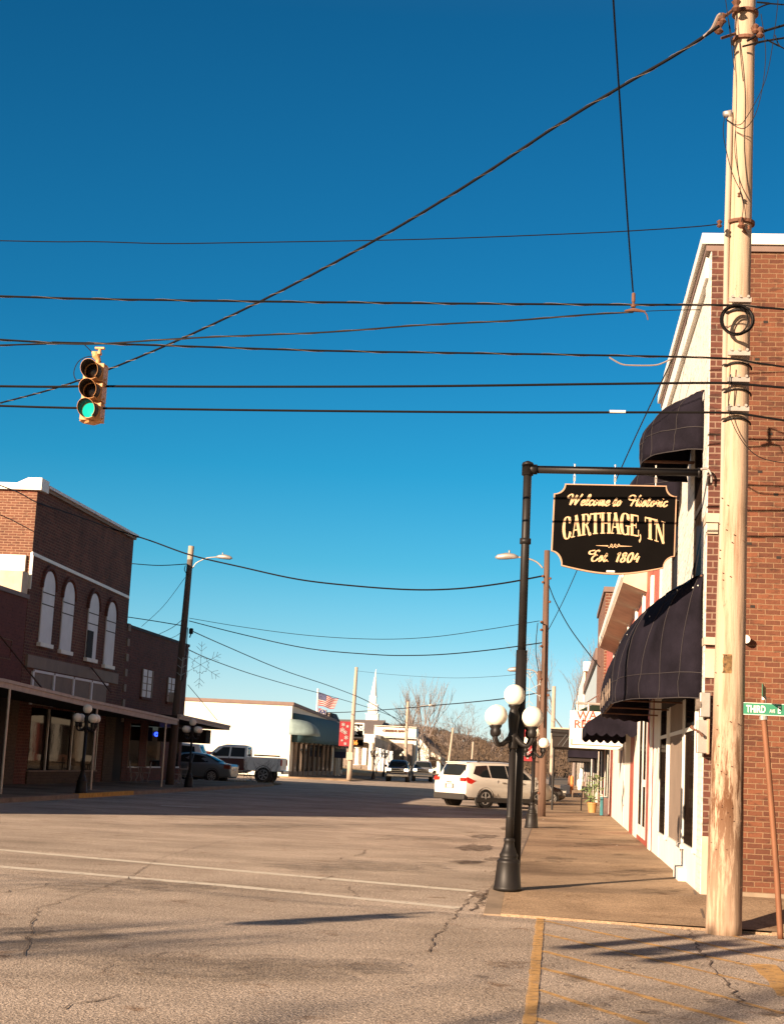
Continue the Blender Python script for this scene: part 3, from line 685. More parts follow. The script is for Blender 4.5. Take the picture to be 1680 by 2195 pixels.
MB().tube([ony(1180, 1570-1.0, 50)+Vector((0, 0, .0)), ony(1223, 1573, 50)], .03, 6).tube([ony(1205, 1600, 50), ony(1222, 1575, 50)], .02, 6).tube([ony(1195, 1598, 50), ony(1215, 1573, 50)], .015, 6).build('arm', 'black_iron', bk)

# --- electrical boxes by the corner
mb_ = thing('meter_box', (1.95, YB, 2.6), 'pale grey electric meter box with round dial above the longer box on the corner pier', 'meter box')
def boxpx(u0, v0, u1, v1, y, d, root, name, m):
    a, b = ony(u0, v0, y), ony(u1, v1, y)
    return B(a.x, b.x, y, y+d, b.z, a.z).build(name, m, root, bevel=.008)
boxpx(1500, 1484, 1521, 1537, YB-.32, .16, mb_, 'case', 'galv')
p = ony(1496, 1511, YB-.26); MB().tube([p+Vector((-.03, 0, 0)), p+Vector((.03, 0, 0))], .075, 14).build('dial', 'stone', mb_)
mb2 = thing('meter_box', (1.95, YB, 1.9), 'long light grey switch box with rusty latch low on the corner pier', 'meter box')
boxpx(1494, 1543, 1517, 1615, YB-.34, .18, mb2, 'case', 'galv')
boxpx(1515, 1541, 1519.5, 1617, YB-.36, .2, mb2, 'door_edge', 'rim')
MB().tube([ony(1481, 1557, YB-.38), ony(1485, 1563, YB-.4), ony(1497, 1568, YB-.4), ony(1506, 1578, YB-.4)], [.03, .014, .012, .022], 6).build('latch', 'rust', mb2)
cd = single('conduit', MB().tube([(2.14, YB-.16, .9), (2.14, YB-.16, 5.8)], .03, 8).tube(crom([ony(1500, 1006, YB-.2), ony(1515, 1005, YB-.2), ony(1523, 1018, YB-.2), ony(1524, 1035, YB-.18)]), .016, 6), 'galv', 'grey conduit running up the corner pier beside the big wooden pole', 'conduit', smooth=True)
# ================================================================ MAIN UTILITY POLE
YP = 18.2
up = thing('utility_pole', (1.9, YP, 0), 'tall pale new-wood utility pole in the foreground, brown-stained near its foot', 'utility pole')
def pp(v, side=0): # pole axis at photo row v
    u = 1550+(1597-1550)*(1990-v)/1990
    return ony(u+side, v, YP)
prof = [(1995, 37), (1800, 35), (1500, 32), (1200, 30), (900, 27.5), (600, 25), (300, 23.5), (0, 22), (-160, 21)]
pts, rr = [], []
for (v, hw) in prof:
    p = pp(v); pts.append(p); rr.append(hw/F*YP)
pts[0].z = -.05
up['_o'] = tuple(pts[0]); up.location = pts[0]
P2, R2 = [], []
for i in range(len(pts)-1):
    for k in range(6):
        P2.append(pts[i].lerp(pts[i+1], k/6)); R2.append((rr[i]+(rr[i+1]-rr[i])*k/6)*(1+rnd.uniform(-.012, .012)))
P2.append(pts[-1]); R2.append(rr[-1])
MB().tube(P2, R2, 22).build('pole', 'pole', up, smooth=True)
def band(v, root=up, name='clamp', m='rust', h=.05):
    p = pp(v); a = pp(v-12); d_ = (a-p).normalized(); r_ = (44 if 0 else 27+((v)/2000)*9)/F*YP
    return MB().tube([p-d_*h/2, p+d_*h/2], r_+.012, 20).build(name, m, root)
for v in (30, 88, 480): band(v, h=.04)
for v in (655, 768, 824, 886):
    p = pp(v) + Vector((0, -.19, 0))
    MB().box(p.x-.13, p.x+.13, p.y-.03, p.y+.02, p.z-.02, p.z+.035).tube([p+Vector((-.09, -.05, .045)), p+Vector((-.09, .0, .045))], .018, 6).tube([p+Vector((0, -.05, .045)), p+Vector((0, .0, .045))], .018, 6).tube([p+Vector((.09, -.05, .045)), p+Vector((.09, .0, .045))], .018, 6).build('bracket', 'galv', up)
    cg = pp(v+22)+Vector((0, 0, 0)); rr_ = .17
    MB().tube([cg+Vector((rr_*math.cos(a), rr_*math.sin(a), .05*math.sin(-a)-.02)) for a in [math.pi+.1+k*(math.pi-.2)/12 for k in range(13)]], .012, 5).build('cable_loop', 'wire', up)
# coil of spare cable
m_ = MB(); c0 = ony(1578, 688, YP-.28)
for k in range(5):
    a0 = rnd.uniform(0, 6); ra = .185+rnd.uniform(-.012, .012); rb = .175+rnd.uniform(-.01, .012)
    m_.tube([c0+Vector((ra*math.cos(a), -.02*k+.02*math.sin(a*2), rb*math.sin(a))) for a in [a0+2*math.pi*j/28 for j in range(29)]], .010, 5)
m_.tube([c0+Vector((.145*math.cos(a)-.02, -.04, .17*math.sin(a)-.0)) for a in [2*math.pi*j/28 for j in range(29)]], .009, 5)
m_.build('cable_coil', 'wire', up)
# conduit and weatherhead on the pole's left
m_ = MB().tube([ony(1539, 1500, YP-.05), ony(1546, 1200, YP-.05), ony(1551, 900, YP-.05), ony(1557, 500, YP-.05), ony(1564, 250, YP-.05)], .034, 10)
m_.build('riser_pipe', 'pole_g', up, smooth=True)
MB().tube([ony(1564, 252, YP-.05), ony(1562, 243, YP-.05), ony(1552, 246, YP-.07)], [.038, .05, .045], 8).build('weatherhead', 'galv', up, smooth=True)
B(ony(1534, 1100, YP).x, ony(1546, 1100, YP).x, YP-.1, YP-.02, ony(1530, 1470, YP).z, ony(1545, 700, YP).z).m if 0 else None
m_ = MB()
for P in ([(1552, 250), (1549, 280), (1553, 310), (1568, 370), (1590, 420), (1598, 470)], [(1555, 255), (1580, 268), (1600, 250), (1640, 170), (1660, 60), (1668, -20)], [(1556, 258), (1595, 275), (1625, 225), (1640, 120), (1630, 30)],
          [(1560, 40), (1572, 110), (1578, 190), (1576, 300), (1586, 410)], [(1553, -10), (1562, 60), (1573, 150)], [(1585, 410), (1592, 440), (1588, 475)]):
    m_.tube(crom([ony(u, v, YP-.3) for u, v in P], 6), .006, 4)
m_.build('drop_wire', 'wire', up)
m_ = MB()
for (u, v, s_) in ((1588, 478, .05), (1583, 418, .022), (1577, 12, .06), (1541, 480, .035), (1540, 60, .06), (1548, 40, .05), (1618, 62, .045), (1628, 70, .05), (1604, 488, .02)):
    p = ony(u, v, YP-.24); MB().lathe([(s_*.4, -s_*1.3), (s_, -s_*.8), (s_*.5, 0), (s_, s_*.8), (s_*.4, s_*1.4)], (p.x, p.y), 8, p.z).build('insulator', 'rust', up)
m_ = MB().tube([ony(1575, 18, YP-.1), ony(1548, 38, YP-.25), ony(1535, 42, YP-.25)], .02, 6).tube([ony(1545, 82, YP-.22), ony(1575, 72, YP-.15)], .018, 6)
m_.build('bracket', 'rust', up)
MB().tube([ony(1588, 482, YP-.2), ony(1600, 503, YP-.1)], .014, 5).build('bracket', 'rust', up)
MB().tube([ony(1612, 60, YP-.1), ony(1632, 78, YP-.2)], .03, 6).build('bracket', 'rust', up)
m_ = MB()
for P in ([(1565, 780), (1560, 860), (1563, 890), (1580, 930), (1606, 965), (1640, 985), (1700, 995)], [(1566, 825), (1560, 870)]):
    m_.tube(crom([ony(u, v, YP-.25) for u, v in P], 6), .006, 4)
m_.build('ground_wire', 'wire', up)
rp_ = 31.6/F*YP
MB().grid([[pp(v)+Vector((math.sin(a)*rp_*1.012, -math.cos(a)*rp_*1.012, 0)) for a in [(-.62+.62*k/6)*(1-.12*math.sin(v*.4)**2)+.02*math.sin(v) for k in range(7)]] for v in (1405, 1409, 1415, 1421, 1427, 1433, 1440, 1445)]).build('tag_mark', mat('tar_mark', (.15, .085, .03), .9, var=.75, sc=22), up)
for k in range(44):
    v = rnd.uniform(1000, 1900); a = rnd.uniform(-1.2, 1.2); p = pp(v); r_ = (27+v/2000*9)/F*YP
    q = p+Vector((math.sin(a)*r_, -math.cos(a)*r_, 0)); B(q.x-.006, q.x+.006, q.y-.012, q.y+.01, q.z-.004, q.z+.004).build('staple', 'rust', up)

# ================================================================ OVERHEAD WIRES
def wire(label, P, r=.012, strand=False, group=None, n=6, name='overhead_wire', m='wire'):
    P = crom(P, n) if len(P) > 2 else [Vector(p) for p in P]
    m_ = MB().tube(P, r, 5)
    c = P[0]
    o = m_.build(name, m, off=c); o.location = c; tag(o, label, 'wire', group); o['_o'] = tuple(c)
    if strand:
        Q = []; L = 0
        for i in range(len(P)-1):
            sg = P[i+1]-P[i]; k = max(1, int(sg.length/.06)); u = sg.normalized().orthogonal().normalized(); w_ = sg.normalized().cross(u)
            for j in range(k):
                L += sg.length/k; a = L*2*math.pi/.8
                Q.append(P[i].lerp(P[i+1], j/k)+(u*math.cos(a)+w_*math.sin(a))*(r+.0012))
        MB().tube(Q, .0030, 3).build('lashing_strand', 'strand', o)
    return o
def yw(L, y=YP-.2): return [ony(u, v, y) for u, v in L]
def ext(P, d=6):  # carry a wire on beyond the frame
    a = (P[0]-P[1]).normalized(); return [P[0]+a*d+Vector((0, 0, .1))]+P
def extr(P, d=6):
    a = (P[-1]-P[-2]).normalized(); return P+[P[-1]+a*d]
wire('thin wire high across the sky ending at an insulator left of the big pole', ext(yw([(0, 516), (200, 518), (350, 522), (520, 520), (900, 513), (1250, 500), (1400, 492), (1500, 485), (1541, 480)])), .007)
wire('topmost thick black cable crossing level with the cable coil', extr(ext(yw([(0, 635), (400, 644), (900, 650), (1300, 653), (1545, 654), (1620, 658), (1690, 664)]))), .014, True)
wire('cable that rises from the traffic signal to the vertical guy wire', ext(yw([(0, 740), (100, 736), (210, 737), (420, 724), (700, 712), (900, 697), (1100, 687), (1250, 675), (1357, 669)])), .011, True)
wire('thin tail of wire from the wire clamp to the white front', yw([(1357, 668), (1440, 665), (1500, 664)]), .005)
wire('span cable carrying the traffic signal across to the big pole', extr(ext(yw([(0, 728), (120, 734), (208, 736), (360, 741), (700, 752), (1000, 757), (1300, 762), (1545, 768), (1620, 778), (1690, 788)]))), .013, True)
wire('thick black cable passing behind the middle lamp of the signal', extr(ext(yw([(0, 828), (200, 828), (500, 829), (900, 828), (1300, 823), (1545, 821), (1620, 826), (1690, 832)]))), .0155)
wire('lowest thick black cable crossing behind the green lamp of the signal', extr(ext(yw([(0, 870), (300, 876), (700, 881), (1100, 884), (1400, 884), (1560, 885), (1620, 892), (1690, 903)]))), .0145)
wire('pale bent pipe loop hanging under the signal span cable', yw([(1305, 766), (1330, 780), (1352, 783), (1400, 783), (1420, 778), (1440, 768)]), .009, m='strand', name='cable_loop')
single('cable_sleeve', MB().tube(yw([(1306, 882), (1340, 882.5)], YP-.22), .018, 8), 'sign_white', 'short white sleeve on the lowest cable right of the middle', 'sleeve')
o = wire('near vertical guy wire coming down from above to the clamp', [ony(1300, -260, 11.5), ony(1314, 0, 13.5), ony(1330, 250, 15), ony(1345, 480, 16.4), ony(1356, 625, YP-.2)], .010)
cl = MB().lathe([(.01, .16), (.022, .15), (.022, .05), (.012, .03), (.03, 0), (.03, -.02)], (ony(1357, 640, YP-.2).x, YP-.2), 8, ony(1357, 655, YP-.2).z)
cl.tube(yw([(1338, 667), (1357, 664), (1382, 668)]), [.012, .026, .012], 8).tube(crom(yw([(1377, 666), (1385, 674), (1388, 686)])), .008, 5)
single('wire_clamp', cl, 'rust', 'rusty clamp joining the vertical guy wire to the cable', 'clamp')
# long heavy cable climbing to the pole top
A, Bq = ony(1508, 78, YP-.3), onx(0, 862, -13.5)
L = []
for k in range(-3, 25):
    t = k/24; p = Bq.lerp(A, t); p = Bq+(A-Bq)*t; L.append(p)
# follow the photograph's slight sag in this vertical plane
nv = (A-Bq).cross(Vector((0, 0, 1))).normalized()
def inplane(u, v):
    d_ = ray(u, v); s_ = (A-CAMP).dot(nv)/d_.dot(nv); return CAMP+d_*s_
hp = [inplane(u, v) for u, v in ((0, 864), (150, 822), (330, 752), (560, 645), (800, 517), (1000, 397), (1200, 265), (1340, 180), (1440, 122), (1508, 78), (1540, 56))]
hp = ext(hp, 8)
wire('heavy bundled cable climbing diagonally across the sky to the top of the big pole', hp, .021, True)
m_ = MB().tube(crom([inplane(1508, 78), inplane(1525, 62), inplane(1538, 35), inplane(1545, 30)], 4), [.02]*13, 6)
single('cable_grip', m_, 'strand', 'pale grip where the diagonal cable meets the big pole', 'cable grip')
wire('black wire slanting down behind the big sign from the white roof edge', [onx(1440, 770, XW-.3), ony(1330, 1005, 31), ony(1215, 1270, 46), ony(1172, 1355, 50.5)], .012)

for lb, P, r_ in (('upper thick cable leaving the top of the big pole to the right', [(1600, 88), (1640, 66), (1700, 48)], .016), ('second thick cable leaving the top of the big pole to the right', [(1590, 100), (1640, 88), (1700, 78)], .013),
                  ('short cable leaving right from the very top of the big pole', [(1615, 22), (1650, 8), (1700, 12)], .010), ('thin cable looping down right of the pole top', [(1660, 75), (1672, 100), (1710, 120)], .008)):
    wire(lb, extr(yw(P, YP-.22), 5), r_)
# ================================================================ TRAFFIC SIGNAL
YG = YP-.2
sx_, sz_ = ony(197, 905, YG).x, ony(197, 905, YG).z
ts = thing('traffic_signal', (sx_, YG, sz_), 'yellow three-lamp traffic signal hanging from the span cable with its green lamp lit', 'traffic signal')
HH = .245; hw = .128
m_ = MB()
for k in range(3):
    z = sz_+k*HH
    m_.box(sx_-hw, sx_+hw, YG-.09, YG+.1, z+.008, z+HH-.008); m_.box(sx_-hw-.012, sx_+hw+.012, YG-.06, YG+.07, z-.001, z+.010)
    for s_ in (-1, 1):
        for zz in (.03, HH-.04): m_.box(sx_+s_*hw-.02, sx_+s_*hw+.022, YG-.04, YG-.01, z+zz, z+zz+.02)
m_.build('housing', 'sig', ts, bevel=.008)
MB().lathe([(.02, -.03), (.10, -.02), (.125, .0)], (sx_, YG), 4, sz_).build('bottom_cap', 'sig', ts)
for k in range(3):
    zc = sz_+(2-k)*HH+HH/2
    vis = MB(); rv = .108; segs = 26
    rows = []
    for j, yy in enumerate((0, .5, 1)):
        row = []
        for i in range(segs+1):
            a = -math.pi*.5 + R(38) + (2*math.pi-R(76))*i/segs
            ln = .235*(.55+.45*max(0, math.sin(a)*.5+.5))
            row.append(Vector((sx_+rv*math.cos(a), YG-.09-ln*yy, zc+rv*math.sin(a))))
        rows.append(row)
    # bottom open part: short lip
    v_ = MB().grid(rows).build('visor', 'sig_in', ts, smooth=True, solid=.004)
    MB().tube(rows[2], .003, 5).build('rim', 'sig', v_)
    lip = [Vector((sx_+rv*math.cos(a), YG-.1, zc+rv*math.sin(a))) for a in [2*math.pi*i/28 for i in range(29)]]
    MB().tube(lip, .012, 6).build('lens_ring', 'sig', v_)
    low = [[Vector((sx_+rv*math.cos(a), YG-.09-q, zc+rv*math.sin(a))) for a in [-math.pi*.5+R(-40+80*i/10) for i in range(11)]] for q in (0, .10)]
    MB().grid(low).build('visor_lip', 'sig', v_, smooth=True, solid=.005)
    ln_ = MB(); ln_.m = Matrix.Translation((sx_, YG-.088, zc)) @ Matrix.Rotation(R(90), 4, 'X')
    ln_.lathe([(.10, -.01), (.10, .0), (.085, .018), (.05, .030), (.01, .035)], (0, 0), 24)
    o = ln_.build('lens', 'lens_g' if k == 2 else 'lens_off', ts, smooth=True)
    if k == 2: o['label'] = 'lit green lens'
zt = sz_+3*HH
MB().tube([(sx_+.02, YG, zt-.01), (sx_+.02, YG, zt+.05), (sx_-.01, YG, zt+.10), (sx_-.02, YG, zt+.15)], [.035, .032, .05, .05], 10).box(sx_-.06, sx_+.05, YG-.04, YG+.04, zt+.12, zt+.155).tube([(sx_+.03, YG, zt+.13), (sx_+.03, YG, zt+.2)], .022, 8).box(sx_-.03, sx_+.09, YG-.025, YG+.025, zt+.19, zt+.215).build('hanger', 'sig', ts, bevel=.004)
MB().tube(crom(yw([(182, 739), (205, 762), (214, 775)])), .006, 5).tube(crom(yw([(218, 776), (196, 764), (172, 772), (160, 792), (162, 812), (182, 828)])), .006, 5).build('feed_cable', 'wire', ts)

# heads behind the viewpoint shadow the asphalt; the last two added to broaden it
for (x, y, rz, lb) in ((-9.6, 1.6, 60, 'traffic signal head over the near crossing, behind the viewpoint on the right'), (-13.3, 2.3, 75, 'traffic signal head over the near crossing, behind the viewpoint on the left'),
                      (-9.15, 1.28, 150, 'unseen signal head facing the side street, added to broaden the shadow on the asphalt'), (-9.95, 1.95, -30, 'unseen signal head turned away from the crossing, added to broaden the shadow on the asphalt')):
    c = copy_tree(ts); c.location = (x, y, 5.25); c.rotation_euler.z = R(rz); c['label'] = lb
    for k in children(c):
        if k.name.startswith('feed'): bpy.data.objects.remove(k)
wire('span cable over the near side of the crossing, behind the viewpoint', [(-34, 5.5, 6.9), (-13.3, 2.3, 6.17), (-9.6, 1.6, 6.17), (9, -1.5, 7.2)], .013)

# ================================================================ STREET LAMPS (five globes)
def lamp(globe_m='globe'):
    t = thing('street_lamp', (0, 0, 0), '', 'street lamp', 'five-globe black street lamps', world=False)
    MB().lathe([(.185, 0), (.18, .04), (.172, .05), (.145, .34), (.15, .36), (.13, .38), (.11, .40), (.118, .42), (.118, .445), (.10, .47), (.075, .54), (.062, .60), (.070, .61), (.070, .64), (.052, .66)], n=20).build('base', 'black_iron', t, smooth=True)
    MB().lathe([(.055, .64), (.052, .9), (.055, .91), (.055, .93), (.048, .94), (.042, 1.80)], n=16).build('post', 'black_iron', t, smooth=True)
    MB().lathe([(.05, 1.78), (.062, 1.80), (.055, 1.84), (.068, 1.90), (.070, 1.95), (.055, 2.00), (.065, 2.08), (.075, 2.2), (.06, 2.26), (.05, 2.30), (.075, 2.33), (.075, 2.35)], n=14).build('capital', 'black_iron', t, smooth=True)
    H = 2.35
    g = MB().ball((0, 0, H+.125), .137, 28, 16).build('globe', globe_m, t, smooth=True)
    for k in range(4):
        a = R(50)+k*math.pi/2; c, s_ = math.cos(a)*1.12, math.sin(a)*1.12
        arm = MB().tube(crom([(c*.05, s_*.05, 1.93), (c*.14, s_*.14, 1.85), (c*.235, s_*.235, 1.83), (c*.29, s_*.29, 1.90), (c*.29, s_*.29, 1.98)], 5), [.032]*8+[.026]*13, 8)
        arm.lathe([(.035, 1.93), (.058, 1.96), (.06, 2.01), (.05, 2.03), (.07, 2.06), (.07, 2.075)], (c*.29, s_*.29), 12)
        A_ = arm.build('arm', 'black_iron', t, smooth=True)
        MB().ball((c*.29, s_*.29, 2.195), .137, 28, 16).build('globe', globe_m, A_, smooth=True)
    return t
L0 = lamp()
pos = [((1087, 20.45), 'near black five-globe street lamp at the pavement corner beside the sign post'),
       ((1142, 41.2), 'second black five-globe street lamp on the right pavement, beside the white parked car'),]
def place(o, x, y, z, lab, s=1):
    o.location = (x, y, z); o['label'] = lab; o.scale = (s, s, s)
place(L0, ony(1087, 1908, 20.2).x, 20.2, .188, pos[0][1])
def yx(u, v, z): # ground point
    return onz(u, v, z)
for (u, yy, lab, z) in ((1144, 41.0, pos[1][1], .188), (172, 51.5, 'shaded five-globe street lamp by the yellow kerb in front of the arched-window building', .14),
                        (408, 67.2, 'shaded five-globe street lamp below the end of the left canopy, before the parked cars', .14),
                        (806, 127, 'small black lamp with pale globes before the bank columns, left of the dark truck', .12),
                        (828, 150, 'small black lamp with pale globes just behind the dark truck', .12), (868, 160, 'lamp of which only globes show above the right of the dark truck', .12)):
    c = copy_tree(L0); place(c, (u-VPX)/F*yy, yy, z, lab, 1.14 if u < 500 else 1)
# ================================================================ WELCOME SIGN
YSN = 20.42
pt, pb = ony(1131, 992, YSN), ony(1101, 1905, YSN); pb.z = .18
sp = thing('sign_post', tuple(pb), 'tall black pipe post with a long horizontal arm carrying the welcome sign', 'sign post')
rP = 10.5/F*YSN
MB().tube([pb, pb.lerp(pt, .55)], rP*1.12, 16).build('lower_pipe', 'black_iron', sp, smooth=True)
MB().tube([pb.lerp(pt, .55), pb.lerp(pt, .8), pt], rP*.86, 16).build('upper_pipe', 'black_iron', sp, smooth=True)
def ax(v): return pb.lerp(pt, (1905-v)/(1905-992))
MB().tube([ax(1172), ax(1160)], rP*1.15, 16).build('collar', 'black_iron', sp, smooth=True)
MB().tube([ax(1020), ax(998), ax(997.9), ax(992), ax(988)], [rP*1.2, rP*1.2, rP*1.3, rP*1.1, rP*.3], 16).build('elbow', 'black_iron', sp, smooth=True)
arm = [ony(1131, 1006, YSN), ony(1500, 1013, YSN)]
ar = MB().tube(arm, 8.5/F*YSN, 14).tube([arm[0], arm[0].lerp(arm[1], .055)], 11/F*YSN, 14).tube([arm[1].lerp(arm[0], .015), arm[1]], 11/F*YSN, 10)
ar.build('arm', 'black_iron', sp, smooth=True)
hooks = [1232, 1319, 1406]
sg_ = thing('welcome_sign', tuple(ony(1315, 1230, YSN)), 'black and gold shaped sign reading Welcome to Historic CARTHAGE, TN, Est. 1804', 'sign')
for u in hooks:
    m_ = MB(); t_ = arm[0].lerp(arm[1], (u-1131)/369)
    m_.tube([t_+Vector((0, 0, .075)), t_+Vector((0, 0, -.08))], .008, 6).ball(t_+Vector((0, 0, .075)), .014, 8, 5)
    m_.box(t_.x-.014, t_.x-.006, YSN-.015, YSN+.015, t_.z-.15, t_.z-.07).box(t_.x+.006, t_.x+.014, YSN-.015, YSN+.015, t_.z-.15, t_.z-.07).tube([t_+Vector((0, 0, -.10)), t_+Vector((0, 0, -.19))], .007, 6)
    m_.build('hook', 'galv', sg_)
def Z2(x, y, yy=YSN): return ony(1079.8+x*.2659, 968+y*.2659, yy)
def qarc(a, b, c, n=7): # circular-ish concave notch from a to b around corner c
    return [tuple(Vector(c)+(Vector(a)-Vector(c))*math.cos(t)+(Vector(b)-Vector(c))*math.sin(t)) for t in [math.pi/2*k/n for k in range(n+1)]]
out = qarc((490, 258), (400, 338), (402, 256))
out += qarc((378, 800), (460, 920), (372, 908))
for k in range(1, 12):
    t = k/12; out.append((460+(1285-460)*t, (920+(940-920)*t)+60*math.sin(math.pi*t)))
out += qarc((1285, 940), (1375, 845), (1370, 935)) + qarc((1392, 360), (1310, 275), (1395, 270))
cen = Vector((885, 600))
def inset(P, s): return [tuple(Vector(p)+(cen-Vector(p)).normalized()*s) for p in P]
P0 = [Z2(x, y, YSN-.03) for x, y in out]
MB().prism([Vector((p.x, YSN-.03, p.z)) for p in P0], (0, .06, 0)).build('board', 'rim', sg_)
fp = inset(out, 13)
MB().prism([Z2(x, y, YSN-.036) for x, y in fp], (0, .005, 0)).build('face', 'sign_black', sg_)
MB().prism([Z2(x, y, YSN+.031) for x, y in fp], (0, .005, 0)).build('face', 'sign_black', sg_)
# --- lettering helpers: ribbons in sign pixels
lay = [0]
def ribbon(mb, P, w0, w1=None, sm=5, cal=False, mp=None):
    P = crom([(x, y, 0) for x, y in P], sm) if sm and len(P) > 2 else [Vector((x, y, 0)) for x, y in P]
    w1 = w0 if w1 is None else w1
    L, Rr = [], []; n = len(P)
    for i, p in enumerate(P):
        t = P[min(i+1, n-1)]-P[max(i-1, 0)]; t = t.normalized() if t.length else Vector((1, 0, 0))
        q = Vector((-t.y, t.x, 0)); ww = w0+(w1-w0)*i/max(1, n-1)
        if cal: ww *= .55+.75*abs(t.dot(Vector((.25, .97, 0))))
        L.append(p+q*ww/2); Rr.append(p-q*ww/2)
    lay[0] += 1; yy = YSN-.0362-.0035-(lay[0] % 9)*.0004
    f = mp or (lambda p: p)
    A_ = [Z2(*f((p.x, p.y)), yy) for p in L]; B_ = [Z2(*f((p.x, p.y)), yy) for p in Rr]
    mb.grid([A_, B_])
GL = {'e': (.74, [[(0, .42), (.3, .45), (.52, .7), (.42, 1), (.2, .9), (.1, .5), (.18, .08), (.42, 0), (.74, .35)]]),
 'l': (.52, [[(0, .35), (.3, 1.0), (.42, 1.7), (.3, 2.05), (.15, 1.7), (.12, .5), (.25, .02), (.52, .35)]]),
 'c': (.70, [[(.52, .8), (.42, 1), (.2, .88), (.1, .5), (.18, .08), (.40, 0), (.70, .35)]]),
 'o': (.80, [[(.35, 1), (.12, .75), (.1, .3), (.28, 0), (.52, .25), (.55, .75), (.38, 1), (.45, .85), (.80, .75)]]),
 'm': (1.15, [[(0, .4), (.16, 1), (.2, .6), (.12, 0)], [(.14, .4), (.38, 1), (.5, .75), (.45, 0)], [(.47, .4), (.72, 1), (.84, .7), (.8, .1), (.92, 0), (1.15, .35)]]),
 't': (.62, [[(.0, .35), (.34, 1.6), (.2, .6), (.2, .1), (.35, 0), (.62, .35)], [(.05, 1.05), (.52, 1.1)]]),
 'i': (.5, [[(0, .4), (.18, 1), (.14, .3), (.24, 0), (.5, .35)], [(.24, 1.38), (.3, 1.5)]]),
 's': (.62, [[(0, .35), (.28, 1.12), (.42, .55), (.3, .02), (.05, .1)], [(.3, .05), (.62, .35)]]),
 'r': (.68, [[(0, .4), (.18, 1.12), (.24, .9), (.46, .92), (.42, .4), (.46, .05), (.68, .35)]]),
 'W': (1.85, [[(.0, 1.35), (-.35, 1.3), (-.45, 1.7), (-.1, 2.05), (.2, 1.8), (.22, .9), (.22, 0)], [(.22, 0), (.62, 1.1), (.88, 1.9)], [(.88, 1.9), (.90, 1.0), (.98, 0)], [(.98, 0), (1.35, 1.0), (1.7, 2.1)]]),
 'H': (1.35, [[(.35, 1.15), (-.2, 1.2), (-.45, 1.6), (-.15, 2.05), (.35, 1.95), (.5, 1.5), (.35, .7), (.2, 0)], [(.42, .95), (.8, 1.05), (1.0, 1.1)], [(1.25, 2.1), (1.05, 1.5), (.98, .5), (1.1, 0), (1.35, .35)]]),
 'E': (1.15, [[(.45, 1.6), (.05, 1.35), (-.4, 1.5), (-.35, 1.95), (.3, 2.1)], [(1.0, 1.85), (.75, 2.1), (.45, 1.85), (.45, 1.3), (.8, 1.15), (.4, 1.0), (.2, .5), (.4, .0), (.8, .05), (1.05, .5)]]),
 '.': (.35, [[(.1, .02), (.16, .14)]]), ' ': (.5, []),
 '1': (.75, [[(.15, 1.55), (.42, 1.95), (.35, 1.2), (.25, 0)]]),
 '8': (1.0, [[(.7, 1.6), (.5, 1.95), (.22, 1.7), (.3, 1.2), (.6, .8), (.6, .25), (.3, 0), (.05, .3), (.2, .8), (.55, 1.2), (.7, 1.6)]]),
 '0': (1.0, [[(.45, 1.95), (.15, 1.5), (.05, .6), (.25, 0), (.55, .2), (.72, 1.2), (.6, 1.85), (.45, 1.95)]]),
 '4': (.95, [[(.4, 1.9), (.05, .75), (.35, .7), (.75, .75)], [(.68, 1.3), (.5, 0)]])}
def script(mb, s_, x0, x1, y0, y1, xh, wd, shear=.32):
    tot = sum(GL[c][0] for c in s_); k = (x1-x0)/tot; px = 0
    for c in s_:
        ad, ss = GL[c]
        base = y0+(y1-y0)*px/tot
        for S in ss:
            ribbon(mb, [(x0+(px+x+y*shear*xh/k)*k, base-y*xh) for x, y in S], wd, cal=True)
        px += ad
m_ = MB()
script(m_, 'Welcome', 520, 848, 430, 437, 42, 12.5); script(m_, 'to', 872, 940, 438, 438, 42, 12.5); script(m_, 'Historic', 1010, 1312, 439, 444, 42, 12.5)
m_.build('script_lettering', 'gold', sg_)
m_ = MB(); script(m_, 'Est', 690, 826, 882, 886, 41, 12.5); script(m_, '.', 828, 840, 886, 886, 41, 13); script(m_, '1804', 893, 1090, 890, 893, 38, 14, .25)
m_.build('script_lettering', 'gold', sg_)
